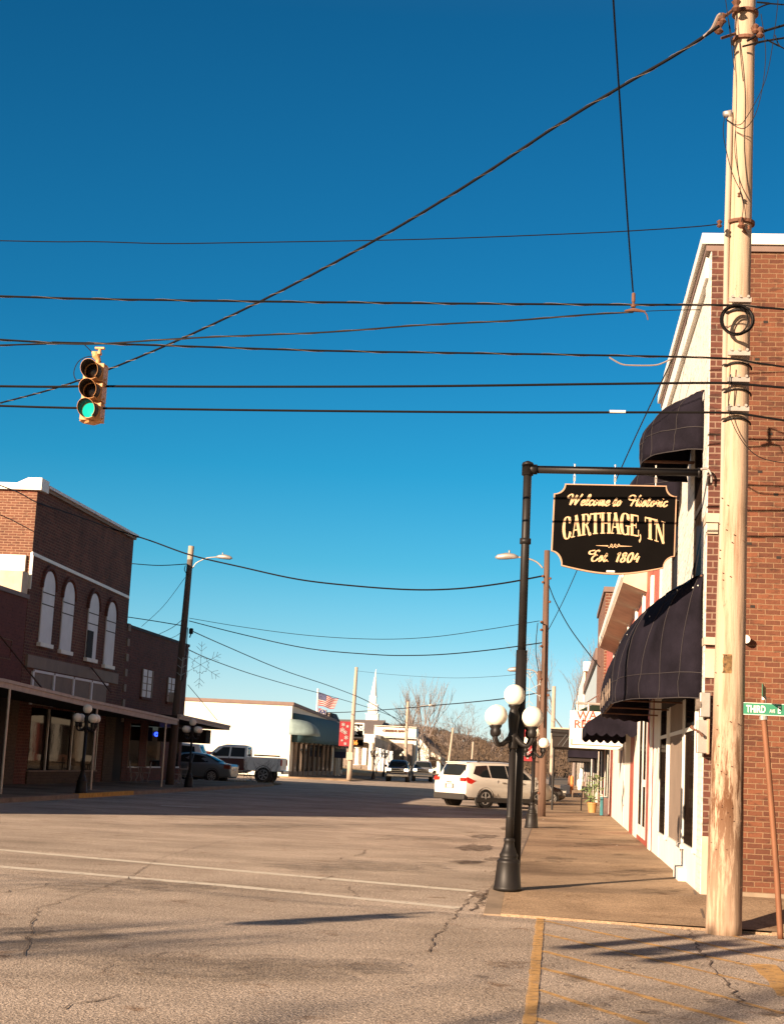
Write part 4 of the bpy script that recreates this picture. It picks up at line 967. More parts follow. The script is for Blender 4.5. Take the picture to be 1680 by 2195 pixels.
# caps in unit boxes: (polyline, width)
T_, t_ = .27, .085
CAPS = {'C': [([(.82, .72), (.70, .93), (.48, 1.0), (.26, .88), (.14, .5), (.26, .12), (.48, 0), (.70, .07), (.84, .28)], -1), ([(.84, .68), (.84, .97)], t_), ([(.86, .05), (.86, .3)], t_*.7)],
 'A': [([(.47, 1.0), (.78, .03)], T_*.9), ([(.47, 1.0), (.18, .03)], t_), ([(.28, .32), (.66, .32)], t_*.8), ([(.02, .025), (.36, .025)], .05), ([(.6, .025), (1.0, .025)], .05)],
 'R': [([(.25, 0), (.25, 1)], T_), ([(.25, .97), (.6, .96), (.78, .75), (.6, .52), (.3, .5)], -2), ([(.5, .5), (.72, .25), (.8, .03), (1.0, .05)], T_*.62), ([(.05, .025), (.48, .025)], .05), ([(.05, .975), (.4, .975)], .05)],
 'T': [([(.5, 0), (.5, 1)], T_), ([(.04, .96), (.96, .96)], .075), ([(.06, .74), (.06, .98)], t_), ([(.94, .74), (.94, .98)], t_), ([(.28, .025), (.72, .025)], .05)],
 'H': [([(.22, 0), (.22, 1)], T_*.9), ([(.78, 0), (.78, 1)], T_*.9), ([(.3, .5), (.7, .5)], .06)] + [([(a-.2, b), (a+.2, b)], .05) for a in (.22, .78) for b in (.025, .975)],
 'G': [([(.80, .74), (.70, .93), (.48, 1.0), (.26, .88), (.14, .5), (.26, .12), (.48, 0), (.70, .06)], -1), ([(.82, .68), (.82, .97)], t_), ([(.76, 0), (.76, .42)], T_*.75), ([(.52, .42), (.98, .42)], .05)],
 'E': [([(.25, 0), (.25, 1)], T_), ([(.1, .965), (.86, .965)], .07), ([(.1, .035), (.88, .035)], .07), ([(.3, .5), (.66, .5)], .06), ([(.86, .7), (.86, .98)], t_), ([(.9, .02), (.9, .32)], t_), ([(.66, .38), (.66, .62)], t_)],
 'N': [([(.2, 0), (.2, 1)], t_*1.1), ([(.82, 0), (.82, 1)], t_*1.1), ([(.17, .98), (.82, .02)], T_*.85), ([(.02, .025), (.38, .025)], .05), ([(.02, .975), (.3, .975)], .05), ([(.64, .975), (1.0, .975)], .05)],
 ',': [([(.5, .12), (.62, .02), (.55, -.12), (.3, -.22)], .2)]}
def yb(x): return 661+.000405*(x-830)**2
def yt(x): return 491+.00035*(x-830)**2
def cap(mb, ch, x0, x1):
    wpx = x1-x0
    def mp(p):
        X = p[0]; return (X, yb(X)+(yt(X)-yb(X))*p[1]) 
    for P, wd in CAPS[ch]:
        if wd in (-1, -2):
            Q = crom([(x, y, 0) for x, y in P], 4); L, Rr = [], []; n = len(Q)
            for i, p in enumerate(Q):
                t = (Q[min(i+1, n-1)]-Q[max(i-1, 0)]); tx, ty = t.x, t.y; l = math.hypot(tx, ty) or 1
                th = T_*(abs(ty)/l)**1.5*.95+.055
                if wd == -2 and p.x < .5: th = .06
                q = Vector((-ty/l*th/2, tx/l*th*.35, 0)); L.append(p+q); Rr.append(p-q)
        else:
            Q = [Vector((x, y, 0)) for x, y in P]; n = len(Q); L, Rr = [], []
            if n > 2: Q = crom([(x, y, 0) for x, y in P], 4); n = len(Q)
            for i, p in enumerate(Q):
                t = (Q[min(i+1, n-1)]-Q[max(i-1, 0)]); l = math.hypot(t.x*wpx, t.y*170) or 1
                q = Vector((-t.y*170/l*wd/2, t.x*wpx/l*wd/2*.9, 0)); L.append(p+q); Rr.append(p-q)
        lay[0] += 1; yy = YSN-.0362-.004-(lay[0] % 9)*.0005
        f = lambda p: Z2(*mp((x0+p.x*wpx, p.y)), yy)
        mb.grid([[f(p) for p in L], [f(p) for p in Rr]])
m_ = MB()
for ch, a, b in (('C', 470, 546), ('A', 538, 628), ('R', 620, 700), ('T', 690, 780), ('H', 774, 866), ('A', 850, 946), ('G', 932, 1020), ('E', 1010, 1090), (',', 1075, 1115), ('T', 1132, 1220), ('N', 1208, 1300)): cap(m_, ch, a, b)
m_.build('town_lettering', 'gold', sg_)
m_ = MB()
ribbon(m_, [(740, 757), (838, 760)], 2, 9, 0); ribbon(m_, [(1030, 764), (934, 762)], 2, 9, 0)
for k in range(3):
    c = 856+k*29
    ribbon(m_, [(c-18, 770), (c-6, 772), (c+4, 752), (c+10, 746), (c+16, 756), (c+8, 766), (c+2, 760)], 5)
m_.build('ornament', 'gold', sg_)
p = Z2(858, 966, YSN-.04)
MB().box(p.x-.055, p.x+.055, YSN-.045, YSN-.034, p.z-.014, p.z+.014).build('maker_plate', 'sign_white', sg_, bevel=.008)

# ================================================================ STREET NAME SIGN
YN = 18.05
q = [ony(1672, 2000, YN), ony(1664, 1880, YN), ony(1650, 1700, YN), ony(1636, 1540, YN), ony(1634, 1500, YN)]; q[0].z = .0
sn = thing('street_name_sign', tuple(q[0]), 'leaning rusty post with green THIRD AVE E street name blades', 'street sign')
MB().tube(crom(q, 5), .034, 12).build('post', 'post_rust', sn, smooth=True)
MB().tube([ony(1636, 1543, YN), ony(1634.5, 1530, YN)], .048, 12).build('cap', 'galv', sn)
a, b = ony(1592, 1507, YN-.02), ony(1692, 1532, YN-.02)
bl = MB(); x0_, x1_, z0_, z1_ = a.x, b.x, ony(1640, 1534, YN).z, ony(1640, 1508, YN).z
bl.box(x0_, x1_, YN-.05, YN-.044, z0_, z1_).build('name_blade', 'green_sign', sn, bevel=.002)
MB().box(x0_, x1_, YN-.052, YN-.0505, z1_-.006, z1_).box(x0_, x1_, YN-.052, YN-.0505, z0_, z0_+.006).build('blade_border', 'sign_white', sn)
text('lettering', 'THIRD', 'sign_white', sn, (ony(1597, 1529, YN).x, YN-.055, z0_+.030), (1, 0, 0), (0, 0, 1), .074, .002, 'LEFT', .002, 1.5)
text('lettering', 'AVE', 'sign_white', sn, (ony(1647, 1529, YN).x, YN-.055, z0_+.034), (1, 0, 0), (0, 0, 1), .034, .002, 'LEFT', .0005, 1.5)
text('lettering', 'E', 'sign_white', sn, (ony(1664, 1529, YN).x, YN-.055, z0_+.030), (1, 0, 0), (0, 0, 1), .074, .002, 'LEFT', .002, 1.5)
tb = MB(); c_ = ony(1636, 1502, YN); tb.m = Matrix.Translation(c_) @ Matrix.Rotation(R(80), 4, 'Z')
tb.box(-.42, .42, -.003, .003, .03, .17); tb.build('name_blade', 'green_sign', sn)
MB().tube([c_+Vector((0, 0, -.05)), c_+Vector((0, 0, .05))], .03, 8).build('bracket', 'galv', sn)

# ================================================================ SECOND POLE WITH LIGHT ARM
def street_pole(label, base, top, r0, r1, m, arm_px=None, y=None, extra=None):
    t = thing('utility_pole', tuple(base), label, 'utility pole', None)
    n = 8; P = [base.lerp(top, k/n) for k in range(n+1)]
    MB().tube(P, [r0+(r1-r0)*k/n for k in range(n+1)], 12).build('pole', m, t, smooth=True)
    if arm_px:
        A_ = [ony(u, v, base.y) for u, v in arm_px]
        la = MB().tube(crom(A_, 5), .03, 6).build('light_arm', 'galv', t, smooth=True)
        e, dr = A_[-1], (A_[-1]-A_[-2]); s_ = 1 if dr.x > 0 else -1
        hd = MB().tube([e+Vector((-s_*.05, 0, 0)), e+Vector((s_*.1, 0, .02)), e+Vector((s_*.35, 0, .02)), e+Vector((s_*.62, 0, -.02)), e+Vector((s_*.72, 0, -.04))], [.04, .09, .12, .09, .02], 10)
        hd.lathe([(.03, 0), (.03, .12)], (e.x+s_*.25, e.y), 8, e.z+.1)
        hd.build('lamp_head', 'galv', la, smooth=True)
    return t
y2 = 51.0
base = ony(1160, 1750, y2); base.z = .13
p2 = street_pole('brown wooden pole on the right pavement with a street light arm reaching left', base, ony(1172, 1180, y2), .135, .095, 'pole_d', [(1163, 1218), (1150, 1205), (1130, 1197), (1107, 1194)])
m_ = MB()
for v, d_ in ((1235, -8), (1248, -8), (1333, -9), (1350, -9), (1385, -8), (1455, -8), (1490, 9), (1290, 8), (1240, 8), (1700, -7)):
    p = ony(1160+(1750-v)/570*12+d_, v, y2-.1); MB().ball(p, .045, 8, 6).build('insulator', 'rust', p2)
MB().tube([ony(1166, 1560, y2-.14), ony(1168, 1460, y2-.13), ony(1170, 1340, y2-.12), ony(1158, 1335, y2-.2)], .02, 5).tube(crom([ony(u, v, y2-.2) for u, v in ((1152, 1335), (1148, 1380), (1149, 1410), (1154, 1440))]), .014, 5).build('riser_wire', 'wire', p2)
base = ony(1181, 1695, 92); base.z = .13
p3 = street_pole('pale narrow pole with crossarm standing behind the brown pole', base, ony(1187, 1471, 92), .16, .11, 'pole_g', None)
base = ony(1150, 1720, 75); base.z = .13
p3b = street_pole('thin pale pole half hidden by the left edge of the brown pole', ony(1152, 1690, 71), ony(1157, 1400, 71), .13, .10, 'pole_d', [(1155, 1415), (1150, 1403), (1135, 1397), (1122, 1398)])
p3b.location.z = 0
# banner on the second pole
bn = thing('pole_banner', tuple(ony(1130, 1640, y2)), 'red banner with pale snowflake figure hanging low on the brown pole', 'banner')
P = [(1118, 1562), (1146, 1566), (1146, 1634), (1108, 1632), (1110, 1562)]
a, b = ony(1112, 1562, y2), ony(1144, 1633, y2)
B(a.x, b.x, y2-.01, y2+.005, b.z, a.z).build('cloth', 'flag_red', bn)
MB().tube([(a.x-.02, y2, a.z), (b.x+.25, y2, a.z)], .018, 6).tube([(a.x-.02, y2, b.z), (b.x+.25, y2, b.z)], .018, 6).build('rod', 'black_iron', bn)
def snowflake(mb, c, r, wd, arms=6, rx=(1, 0, 0), ux=(0, 0, 1)):
    c, rx, ux = Vector(c), Vector(rx), Vector(ux)
    for k in range(arms):
        a = math.pi/2+k*2*math.pi/arms; d_ = rx*math.cos(a)+ux*math.sin(a); 
        mb.tube([c, c+d_*r], wd, 4)
        for f, l in ((.58, .30), (.78, .2)):
            for s_ in (-1, 1):
                b_ = a+s_*R(48); e = rx*math.cos(b_)+ux*math.sin(b_); mb.tube([c+d_*r*f, c+d_*r*f+e*r*l], wd*.9, 4)
m_ = MB(); snowflake(m_, ((a.x+b.x)/2, y2-.02, a.z-.35), .2, .012); snowflake(m_, ((a.x+b.x)/2+.05, y2-.02, b.z+.3), .22, .014)
m_.build('snowflake_print', 'flag_white', bn)
# lit-wire snowflake on the right pole
sf = MB(); c = ony(1134, 1478, y2); snowflake(sf, c, .62, .012)
single('snowflake_decoration', sf, 'snow', 'pale wire snowflake decoration beside the brown pole, above the lamp globes', 'decoration')
# ================================================================ LEFT-HAND BUILDINGS
def z1(x, y): return (x*.33938, 1005.3+y*.33938)
def L(x, y, X=XL): return onx(*z1(x, y), X)
pa, pbb = L(245, 70), L(850, 465)
ya_, yb2 = L(225, 300).y, onx(286, 1175, XL).y
yS1 = onx(405, 1400, XL).y
HT = 12.0
# one-storey red shop at the frame's edge
cb_ = thing('corner_shop', (XL, 27, .1), 'taller brick corner shop left of the red one, just outside the picture', 'building')
B(XL-16, XL, 27, 37, .1, 10.1).build('wall', 'brick_f', cb_)
B(XL-16.1, XL+.08, 26.9, 37.05, 10.1, 10.3).build('coping', 'cream', cb_)
for k in range(2): B(XL-.02, XL+.02, 29+k*4.5, 31+k*4.5, 5.2, 7.4).build('window', 'glass', cb_)
B(XL-.02, XL+.03, 28.5, 36.5, .7, 3.0).build('shop_window', 'glass', cb_)
rb = thing('red_building', (XL, 37.1, .1), 'low dark red painted shop at the left edge with recessed wall panels', 'building')
B(XL-14, XL, 37.1, ya_-.05, .1, 7.2).build('wall', 'red_wall', rb)
B(XL-14.1, XL+.08, 37.1, ya_-.05, 7.2, 7.36).build('coping', 'roof_brown', rb)
m_ = MB()
for yy in (56.2, 52, 47): m_.box(XL-.02, XL+.02, yy-3.4, yy, 4.75, 4.85).box(XL-.02, XL+.02, yy-3.4, yy, 5.45, 5.55).box(XL-.02, XL+.022, yy-.1, yy, 4.85, 5.45)
m_.build('wall_panel', 'brick_l', rb)
MB().prism([(XL-.2, ya_-.02, 7.3), (XL-.2, ya_-.02, 8.9), (XL-14, ya_-.02, 8.9), (XL-14, ya_-.02, 7.3)], (0, -.12, 0)).build('flashing', 'white', rb)
MB().prism([(XL, ya_-.15, 7.36), (XL, ya_-.15, 8.2), (XL-1.6, ya_-.15, 8.2), (XL-3.5, ya_-.15, 7.7), (XL-3.5, ya_-.15, 7.36)], (0, -.7, 0)).build('parapet_block', 'cream', rb)
# tall building with four arched windows
tb_ = thing('brick_building', (XL, ya_, .1), 'tall dark brick building with four narrow white arched windows', 'building')
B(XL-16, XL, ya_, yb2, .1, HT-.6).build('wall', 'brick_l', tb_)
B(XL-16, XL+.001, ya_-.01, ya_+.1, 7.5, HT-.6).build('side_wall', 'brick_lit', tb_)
B(XL-16, XL, ya_, yb2, HT-.6, HT-.3).build('parapet', 'brick_l', tb_)
B(XL-16.1, XL+.12, ya_-.1, yb2+.05, HT-.42, HT-.31).build('cornice', 'beige', tb_)
MB().prism([(XL-16.2, ya_-.16, HT-.5), (XL+.2, ya_-.16, HT-.52), (XL+.2, ya_-.16, HT-.04), (XL-.35, ya_-.16, HT-.04), (XL-.8, ya_-.16, HT-.26), (XL-16.2, ya_-.16, HT-.26)], (0, .9, 0)).build('parapet_cap', 'white', tb_)
B(XL-16, XL+.22, ya_+.8, yb2+.1, HT-.3, HT-.18).build('coping', 'grey_wht', tb_)
l0, l1 = L(205, 545), L(805, 846)
MB().prism([(XL, l0.y-.1, l0.z), (XL, l1.y+.1, (l0.z+l1.z)/2+.0), (XL, l1.y+.1, (l0.z+l1.z)/2+.13), (XL, l0.y-.1, l0.z+.13)], (.06, 0, 0)).build('string_course', 'white', tb_)
MB().box(XL-.05, XL+.07, ya_-.04, ya_+.02, 7.6, l0.z+.1).build('corner_strip', 'white', tb_)
for n_, (bl_, br_, ap) in enumerate((((237, 1092), (303, 1113), (315, 648)), ((374, 1140), (436, 1158), (440, 715)), ((535, 1190), (585, 1208), (597, 788)), ((645, 1232), (692, 1245), (707, 842)))):
    a, b = L(*bl_), L(*br_); c = onx(*z1(ap[0], ap[1]), XL); zt_ = c.z; wd = 1.25
    yc = c.y; a_y, b_y = yc-.72, yc+.72; zb_ = a.z
    half = .72
    prof = [(XL+.012, a_y, zb_), (XL+.012, b_y, zb_), (XL+.012, b_y, zt_-half)] + [(XL+.012, yc+half*math.cos(t), zt_-half+half*math.sin(t)) for t in [math.pi*k/12 for k in range(1, 12)]] + [(XL+.012, a_y, zt_-half)]
    f = MB().prism(prof, (.05, 0, 0)).build('arched_window', 'grey_wht', tb_)
    arch = [(XL+.03, yc+(half+.16)*math.cos(t), zt_-half+(half+.16)*math.sin(t)) for t in [math.pi*k/14 for k in range(15)]]
    MB().tube(arch, .10, 5).build('arch_hood', 'brick_s', f)
    for fr in (.68, .52):
        zz = zb_+(zt_-zb_)*fr; MB().box(XL+.04, XL+.075, a_y, b_y, zz, zz+.04).build('glazing_bar', 'dark', f)
    B(XL, XL+.16, a_y-.08, b_y+.08, zb_-.16, zb_).build('sill', 'white', f)
    if n_ == 2: B(XL+.05, XL+.07, a_y, b_y-.55, zb_, zb_+(zt_-zb_)*.42).build('open_sash', 'dark', f)
a, b = L(165, 1170), L(735, 1345); c = L(165, 1250)
B(XL-.01, XL+.1, a.y, b.y, c.z, a.z).build('lintel', 'beige', tb_)
tw0, tw1 = L(200, 1290).y, L(675, 1410).y
zb0 = c.z-.02; n = 4
for k in range(4):
    q0 = tw0+(tw1-tw0)*k/4; q1 = tw0+(tw1-tw0)*(k+1)/4
    f = B(XL-.02, XL+.02, q0+.2, q1-.1, 3.2, zb0-.12).build('transom_window', 'beige', tb_)
    MB().box(XL, XL+.07, q0, q0+.2, 3.2, zb0-.1).box(XL, XL+.06, q0+.2, q1, zb0-.12, zb0-.02).build('frame', 'grey_wht', f)
# small brick building
sb = thing('brick_building', (XL, 75.3, .1), 'small two-storey dark brick building with two white windows beside the shaded pole', 'building')
H2 = 7.4
B(XL-14, XL-.02, yb2+.05, yS1, .1, H2).build('wall', 'brick_s', sb)
B(XL-14, XL+.03, yb2+.0, yS1+.05, H2, H2+.14).build('coping', 'roof_dark', sb)
m_ = MB()
for k in range(7): B(XL-.05, XL+.05, yb2+.1, yb2+.5, 2.9+k*.72, 3.25+k*.72).build('quoin', 'beige', sb)
for n_, (x0, x1, yt_, ybm) in enumerate(((903, 965, 1262, 1440), (1062, 1108, 1315, 1470))):
    a, b = L(x0, yt_), L(x1, yt_+20); c = L(x0, ybm)
    f = B(XL-.03, XL+.01, a.y, b.y, c.z, a.z).build('window', 'grey_wht', sb)
    yc = (a.y+b.y)/2
    m_ = MB().box(XL+.0, XL+.05, a.y-.08, a.y+.06, c.z, a.z).box(XL+.0, XL+.05, b.y-.06, b.y+.08, c.z, a.z).box(XL, XL+.04, yc-.04, yc+.04, c.z, a.z)
    for k in range(1, 4): zz = c.z+(a.z-c.z)*k/4; m_.box(XL, XL+.03, a.y+.06, b.y-.06, zz-.02, zz+.02)
    m_.build('frame', 'beige', f); B(XL, XL+.1, a.y-.12, b.y+.12, c.z-.12, c.z).build('sill', 'brick_s', f)
    if n_: B(XL+.02, XL+.45, yc-.45, yc+.2, c.z, c.z+.5).build('air_conditioner', 'galv', f)
# ground floor of the left row
g0 = .14
def yat(px, v=1600, X=XL): return onx(px, v, X).y
spec = [(rb, 44.0, 56.9, 'dark', -.3), (tb_, yat(2), yat(53), 'tan_brick', .05)]
def gf(root, p0_, p1_, z0_, z1_, mm, name, pr=.02):
    a_, b_ = (yat(p0_), yat(p1_)); return B(XL-.2, XL+pr, a_, b_, z0_, z1_).build(name, mm, root)
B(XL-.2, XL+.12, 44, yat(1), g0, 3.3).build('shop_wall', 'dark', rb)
B(XL-.2, XL+.06, yat(1)+.02, ya_-.1, g0, 3.3).build('brick_pier', 'tan_brick', rb)
gf(tb_, 62 if 0 else 61, 207, g0, .62, 'tan_brick', 'stall_riser', .06)
for a_, b_ in ((62, 97), (98.5, 150), (151.5, 204)):
    f = gf(tb_, a_, b_, .64, 3.1, 'glass_l', 'shop_window', .015)
    B(XL-.0, XL+.08, yat(b_)-.03, yat(b_)+.08, .62, 3.1).build('frame', 'galv', f)
B(XL, XL+.12, yat(61), yat(207), .60, .66).build('window_sill', 'beige', tb_)
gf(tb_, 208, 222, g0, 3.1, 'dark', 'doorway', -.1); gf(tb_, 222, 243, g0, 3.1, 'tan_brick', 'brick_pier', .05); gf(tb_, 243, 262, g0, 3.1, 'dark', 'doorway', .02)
gf(sb, 263, 275, g0, 3.1, 'brick_s', 'brick_pier', .03)
B(XL-.2, XL+.04, yat(275), yS1, g0, .75).build('stall_riser', 'brick_s', sb)
for a_, b_ in ((276, 298), (314, 344), (366, 384)):
    f = gf(sb, a_, b_, .8, 2.9, 'glass_l', 'shop_window', .015)
    B(XL, XL+.09, yat(a_), yat(b_), .76, .83).build('sill', 'grey_wht', f)
    B(XL, XL+.05, yat(a_)-.08, yat(a_), .8, 2.9).build('frame', 'beige', f)
gf(sb, 298.5, 313.5, g0, 3.1, 'brick_s', 'brick_pier', .03); gf(sb, 344.5, 365.5, g0, 3.1, 'brick_s', 'brick_pier', .03)
ns = thing('neon_sign', (XL+.05, yat(336), 2.2), 'small lit blue and green neon sign in the dark shop window', 'neon sign')
p = onx(336, 1574, XL+.06); MB().tube([p+Vector((0, .34*math.cos(t), .08*math.sin(t))) for t in [2*math.pi*k/14 for k in range(15)]], .045, 6).build('blue_tube', 'neon_b', ns)
p = onx(345, 1574.5, XL+.06); MB().tube([p+Vector((0, .2*math.cos(t), .12*math.sin(t))) for t in [2*math.pi*k/3 for k in range(4)]], .035, 5).build('green_tube', 'neon_g', ns)
# pavement canopies on posts
XC = -16.9
def canopy(label, P, endy=None):
    t = thing('canopy', (XC, P[0][0], 3), label, 'canopy')
    m_, rf = MB(), MB()
    for (y_a, zt_a, zb_a), (y_b, zt_b, zb_b) in zip(P[:-1], P[1:]):
        m_.prism([(XC, y_a, zb_a), (XC, y_b, zb_b), (XC, y_b, zt_b), (XC, y_a, zt_a)], (.10, 0, 0))
        m_.prism([(XC+.1, y_a, zt_a-.10), (XC+.1, y_b, zt_b-.10), (XC+.1, y_b, zt_b), (XC+.1, y_a, zt_a)], (.05, 0, 0))
        rf.prism([(XL+.02, y_a, zt_a+.1), (XL+.02, y_b, zt_b+.1), (XC-.003, y_b, zt_b-.06), (XC-.003, y_a, zt_a-.06)], (0, 0, -.12))
    m_.build('fascia', 'cream' if 0 else 'beige2', t); rf.build('roof', 'dark', t)
    return t
MT['beige2'] = mat('painted_fascia', (.42, .34, .28), .7, var=.15)
def fz(u, v): return onx(u, v, XC)
Pc = [fz(-160, 1432), fz(0, 1454), fz(185, 1499), fz(335, 1531), fz(377, 1541)]; Pb_ = [fz(-160, 1450), fz(0, 1473), fz(185, 1515), fz(335, 1546), fz(377, 1554)]
c1 = canopy('long pale-edged canopy over the left pavement, running past the arched-window building', [(p.y, p.z, q_.z) for p, q_ in zip(Pc, Pb_)])
Pc = [fz(381, 1531), fz(489, 1555)]; Pb_ = [fz(381, 1541), fz(487, 1565)]
c2 = canopy('shorter pale-edged canopy at the far corner of the small brick building', [(p.y, p.z, q_.z) for p, q_ in zip(Pc, Pb_)])
y_e = Pc[-1].y; 
MB().prism([(XL, y_e+.0, Pc[-1].z), (XC, y_e+.0, Pc[-1].z-.0), (XC, y_e+.0, Pb_[-1].z), (XL, y_e, Pb_[-1].z)], (0, .1, 0)).build('end_fascia', 'beige2', c2)
B(XL+.3, XC-.8, y_e-1.4, y_e-.3, Pb_[-1].z-.75, Pb_[-1].z-.05).build('hanging_panel', 'dark', c2)
for u in (2, 194, 345):
    pt_ = onx(u, 1700, XC+.05); zz = [q_.z for q_ in (fz(u, 1473+ (u/377)*81),)][0]
    MB().tube([(XC+.05, pt_.y, .14), (XC+.05, pt_.y, zz+.05)], .045, 8).build('post', 'galv', c1)
for (a, b) in ((z1(0, 1050), z1(265, 1382)), (z1(580, 1255), z1(702, 1410))):
    p, q_ = onx(*a, XL), onx(*b, XC); MB().tube([p, q_], .03, 5).build('tie_rod', 'rust', c1)
# cafe chairs and tables
def cafe_chair():
    t = thing('garden_chair', (0, 0, 0), '', 'chair', 'white iron cafe chairs', world=False)
    MB().lathe([(.2, .44), (.21, .455), (.2, .47)], n=16).build('seat', 'iron_white', t)
    m_ = MB().tube([(-.17, .16, .46), (-.2, .2, .75), (-.12, .22, .92), (0, .23, .98), (.12, .22, .92), (.2, .2, .75), (.17, .16, .46)], .016, 6)
    m_.tube([(.13*math.cos(a), .215, .76+.13*math.sin(a)) for a in [2*math.pi*k/12 for k in range(13)]], .012, 5).tube([(0, .2, .46), (0, .22, .95)], .01, 5)
    m_.build('backrest', 'iron_white', t)
    for a in (45, 135, 225, 315):
        c, s_ = math.cos(R(a)), math.sin(R(a)); MB().tube(crom([(c*.17, s_*.17, .45), (c*.2, s_*.2, .3), (c*.14, s_*.14, .15), (c*.22, s_*.22, 0)], 4), .016, 5).build('leg', 'iron_white', t)
    return t
def cafe_table():
    t = thing('garden_table', (0, 0, 0), '', 'table', 'white iron cafe tables', world=False)
    MB().lathe([(.3, .70), (.31, .715), (.3, .73)], n=20).build('tabletop', 'iron_white', t)
    for a in (90, 210, 330):
        c, s_ = math.cos(R(a)), math.sin(R(a)); MB().tube(crom([(c*.1, s_*.1, .7), (c*.05, s_*.05, .45), (c*.12, s_*.12, .2), (c*.26, s_*.26, 0)], 4), .016, 5).build('leg', 'iron_white', t)
    return t
ch0, tb0 = cafe_chair(), cafe_table()
def setat(o, u, y, z, rz, lab): o.location = ((u-VPX)/F*y, y, z); o.rotation_euler.z = R(rz); o['label'] = lab
cs = [(286, 70.6, 100, 'white iron chair farthest left under the long canopy'), (312, 71.4, -80, 'white iron chair right of the first cafe table, before the lit window'), (379, 72.5, 95, 'white iron chair just right of the shaded wooden pole'), (396, 73, -90, 'white iron chair nearest the second lamp post on the left pavement')]
for i, (u, y, rz, lab) in enumerate(cs): setat(ch0 if i == 0 else copy_tree(ch0), u, y, .14, rz, lab)
for i, (u, y, lab) in enumerate(((299, 71, 'white iron cafe table between two chairs before the dark shop window'), (388, 72.2, 'white iron cafe table between the shaded pole and the second lamp'))): setat(tb0 if i == 0 else copy_tree(tb0), u, y, .14, 0, lab)

# left pole with light arm and snowflake
yl = 70.0
base = ony(366, 1690, yl); base.z = .14
base = Vector(((366-VPX)/F*yl, yl, .14)); top = ony(410.5, 1171, yl)
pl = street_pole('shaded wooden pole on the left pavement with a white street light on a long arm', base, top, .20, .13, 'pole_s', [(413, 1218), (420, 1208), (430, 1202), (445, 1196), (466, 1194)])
m_ = MB().tube([base.lerp(top, .905), top+Vector((0, 0, .005))], .134, 12); m_.build('sunlit_top', 'pole_g', pl)  # sunlight on the top of the pole, put into its colour
c = ony(410, 1353, yl-.2); MB().lathe([(.08, -.13), (.1, -.1), (.1, .1), (.06, .14)], (c.x, c.y), 10, c.z).tube([c+Vector((0, 0, -.12)), c+Vector((-.05, 0, -.3))], .03, 5).build('junction_box', 'wire', pl)
MB().tube(crom([ony(u, v, yl-.15) for u, v in ((398, 1212), (396, 1222), (402, 1232))]), .02, 5).tube([ony(403, 1345, yl-.2), ony(396, 1440, yl-.2), ony(390, 1460, yl-.2)], .02, 5).build('riser_wire', 'wire', pl)
sf = MB(); snowflake(sf, ony(430, 1425, yl), 1.08, .010)
for k in range(12):
    a = 2*math.pi*k/12+R(15); r_ = .42; c = ony(430, 1425, yl); a2 = a+math.pi/6
    sf.tube([c+Vector((r_*math.cos(a), 0, r_*math.sin(a))), c+Vector((.33*math.cos(a+.26), 0, .33*math.sin(a+.26))), c+Vector((r_*math.cos(a2), 0, r_*math.sin(a2)))], .012, 4)
single('snowflake_decoration', sf, 'snow', 'wire snowflake holiday decoration hung right of the shaded left pole', 'decoration', 'wire snowflake decorations')
sf = MB(); c = ony(389, 1432, yl-.3); sf.tube([c+Vector((0, 0, -.55)), c+Vector((.05, 0, .5))], .02, 4)
for dz in (-.35, .0, .35):
    for s_ in (-1, 1): sf.tube([c+Vector((0, 0, dz)), c+Vector((s_*.2, .05, dz+.14))], .015, 4)
single('snowflake_decoration', sf, 'snow', 'edge-on wire snowflake arm against the shaded left pole', 'decoration', 'wire snowflake decorations')

# wires on the left and across the street
def wpx(lab, P, r=.018, y0=yl, y1=None, **k):
    y1 = y0 if y1 is None else y1
    n = len(P); wire(lab, [ony(u, v, y0+(y1-y0)*i/(n-1)) for i, (u, v) in enumerate(P)], r, **k)
wpx('black cable sagging across the street from the left roof to the brown pole', [(240, 1133), (320, 1158), (410, 1190), (520, 1216), (640, 1242), (760, 1256), (880, 1264), (980, 1262), (1080, 1250), (1166, 1234)], .03, 64, 51)
wpx('upper black wire descending in front of the tall brick building', [(-200, 970), (0, 1040), (45, 1058), (83, 1078), (160, 1104), (240, 1133)], .022, 48, 64)
wpx('lower black wire descending in front of the tall brick building', [(-200, 1005), (0, 1103), (75, 1143), (160, 1262), (270, 1321)] if 0 else [(-200, 1020), (0, 1103), (40, 1122), (76, 1141), (180, 1290), (272, 1322)], .01, 46, 74) if 0 else wpx('lower black wire descending in front of the tall brick building', [(-200, 1020), (0, 1103), (40, 1122), (76, 1141)], .018, 48, 58)
wpx('short black wire from the tall brick building to the left pole top', [(281, 1208), (340, 1212), (400, 1209)], .022, 75, yl)
wpx('thick black wire from behind the tall building to the middle of the left pole', [(270, 1322), (330, 1331), (396, 1342)], .022, 76, yl)
wpx('thin wire from the left pole down to the small brick roof', [(397, 1238), (350, 1300), (304, 1343)], .012, yl, 80)
wpx('short wire fanning from the pole to the small brick roof', [(396, 1324), (370, 1345), (340, 1360)], .015, yl, 80)
wpx('second short wire fanning from the pole to the small brick roof', [(393, 1352), (378, 1363), (362, 1370)], .012, yl, 80)
wpx('thin upper wire sagging across the street from the left pole', [(406, 1325), (520, 1344), (660, 1362), (800, 1370), (920, 1366), (1040, 1350), (1155, 1331)], .012, yl, 51)
wpx('thicker lower wire sagging across the street from the left pole', [(406, 1331), (520, 1360), (660, 1390), (800, 1403), (880, 1405), (960, 1402), (1060, 1392), (1160, 1378)], .02, yl, 51)
wpx('black wire running from the left pole junction box toward the bank pole', [(415, 1354), (480, 1383), (600, 1434), (700, 1468), (764, 1492)], .024, yl, 118)
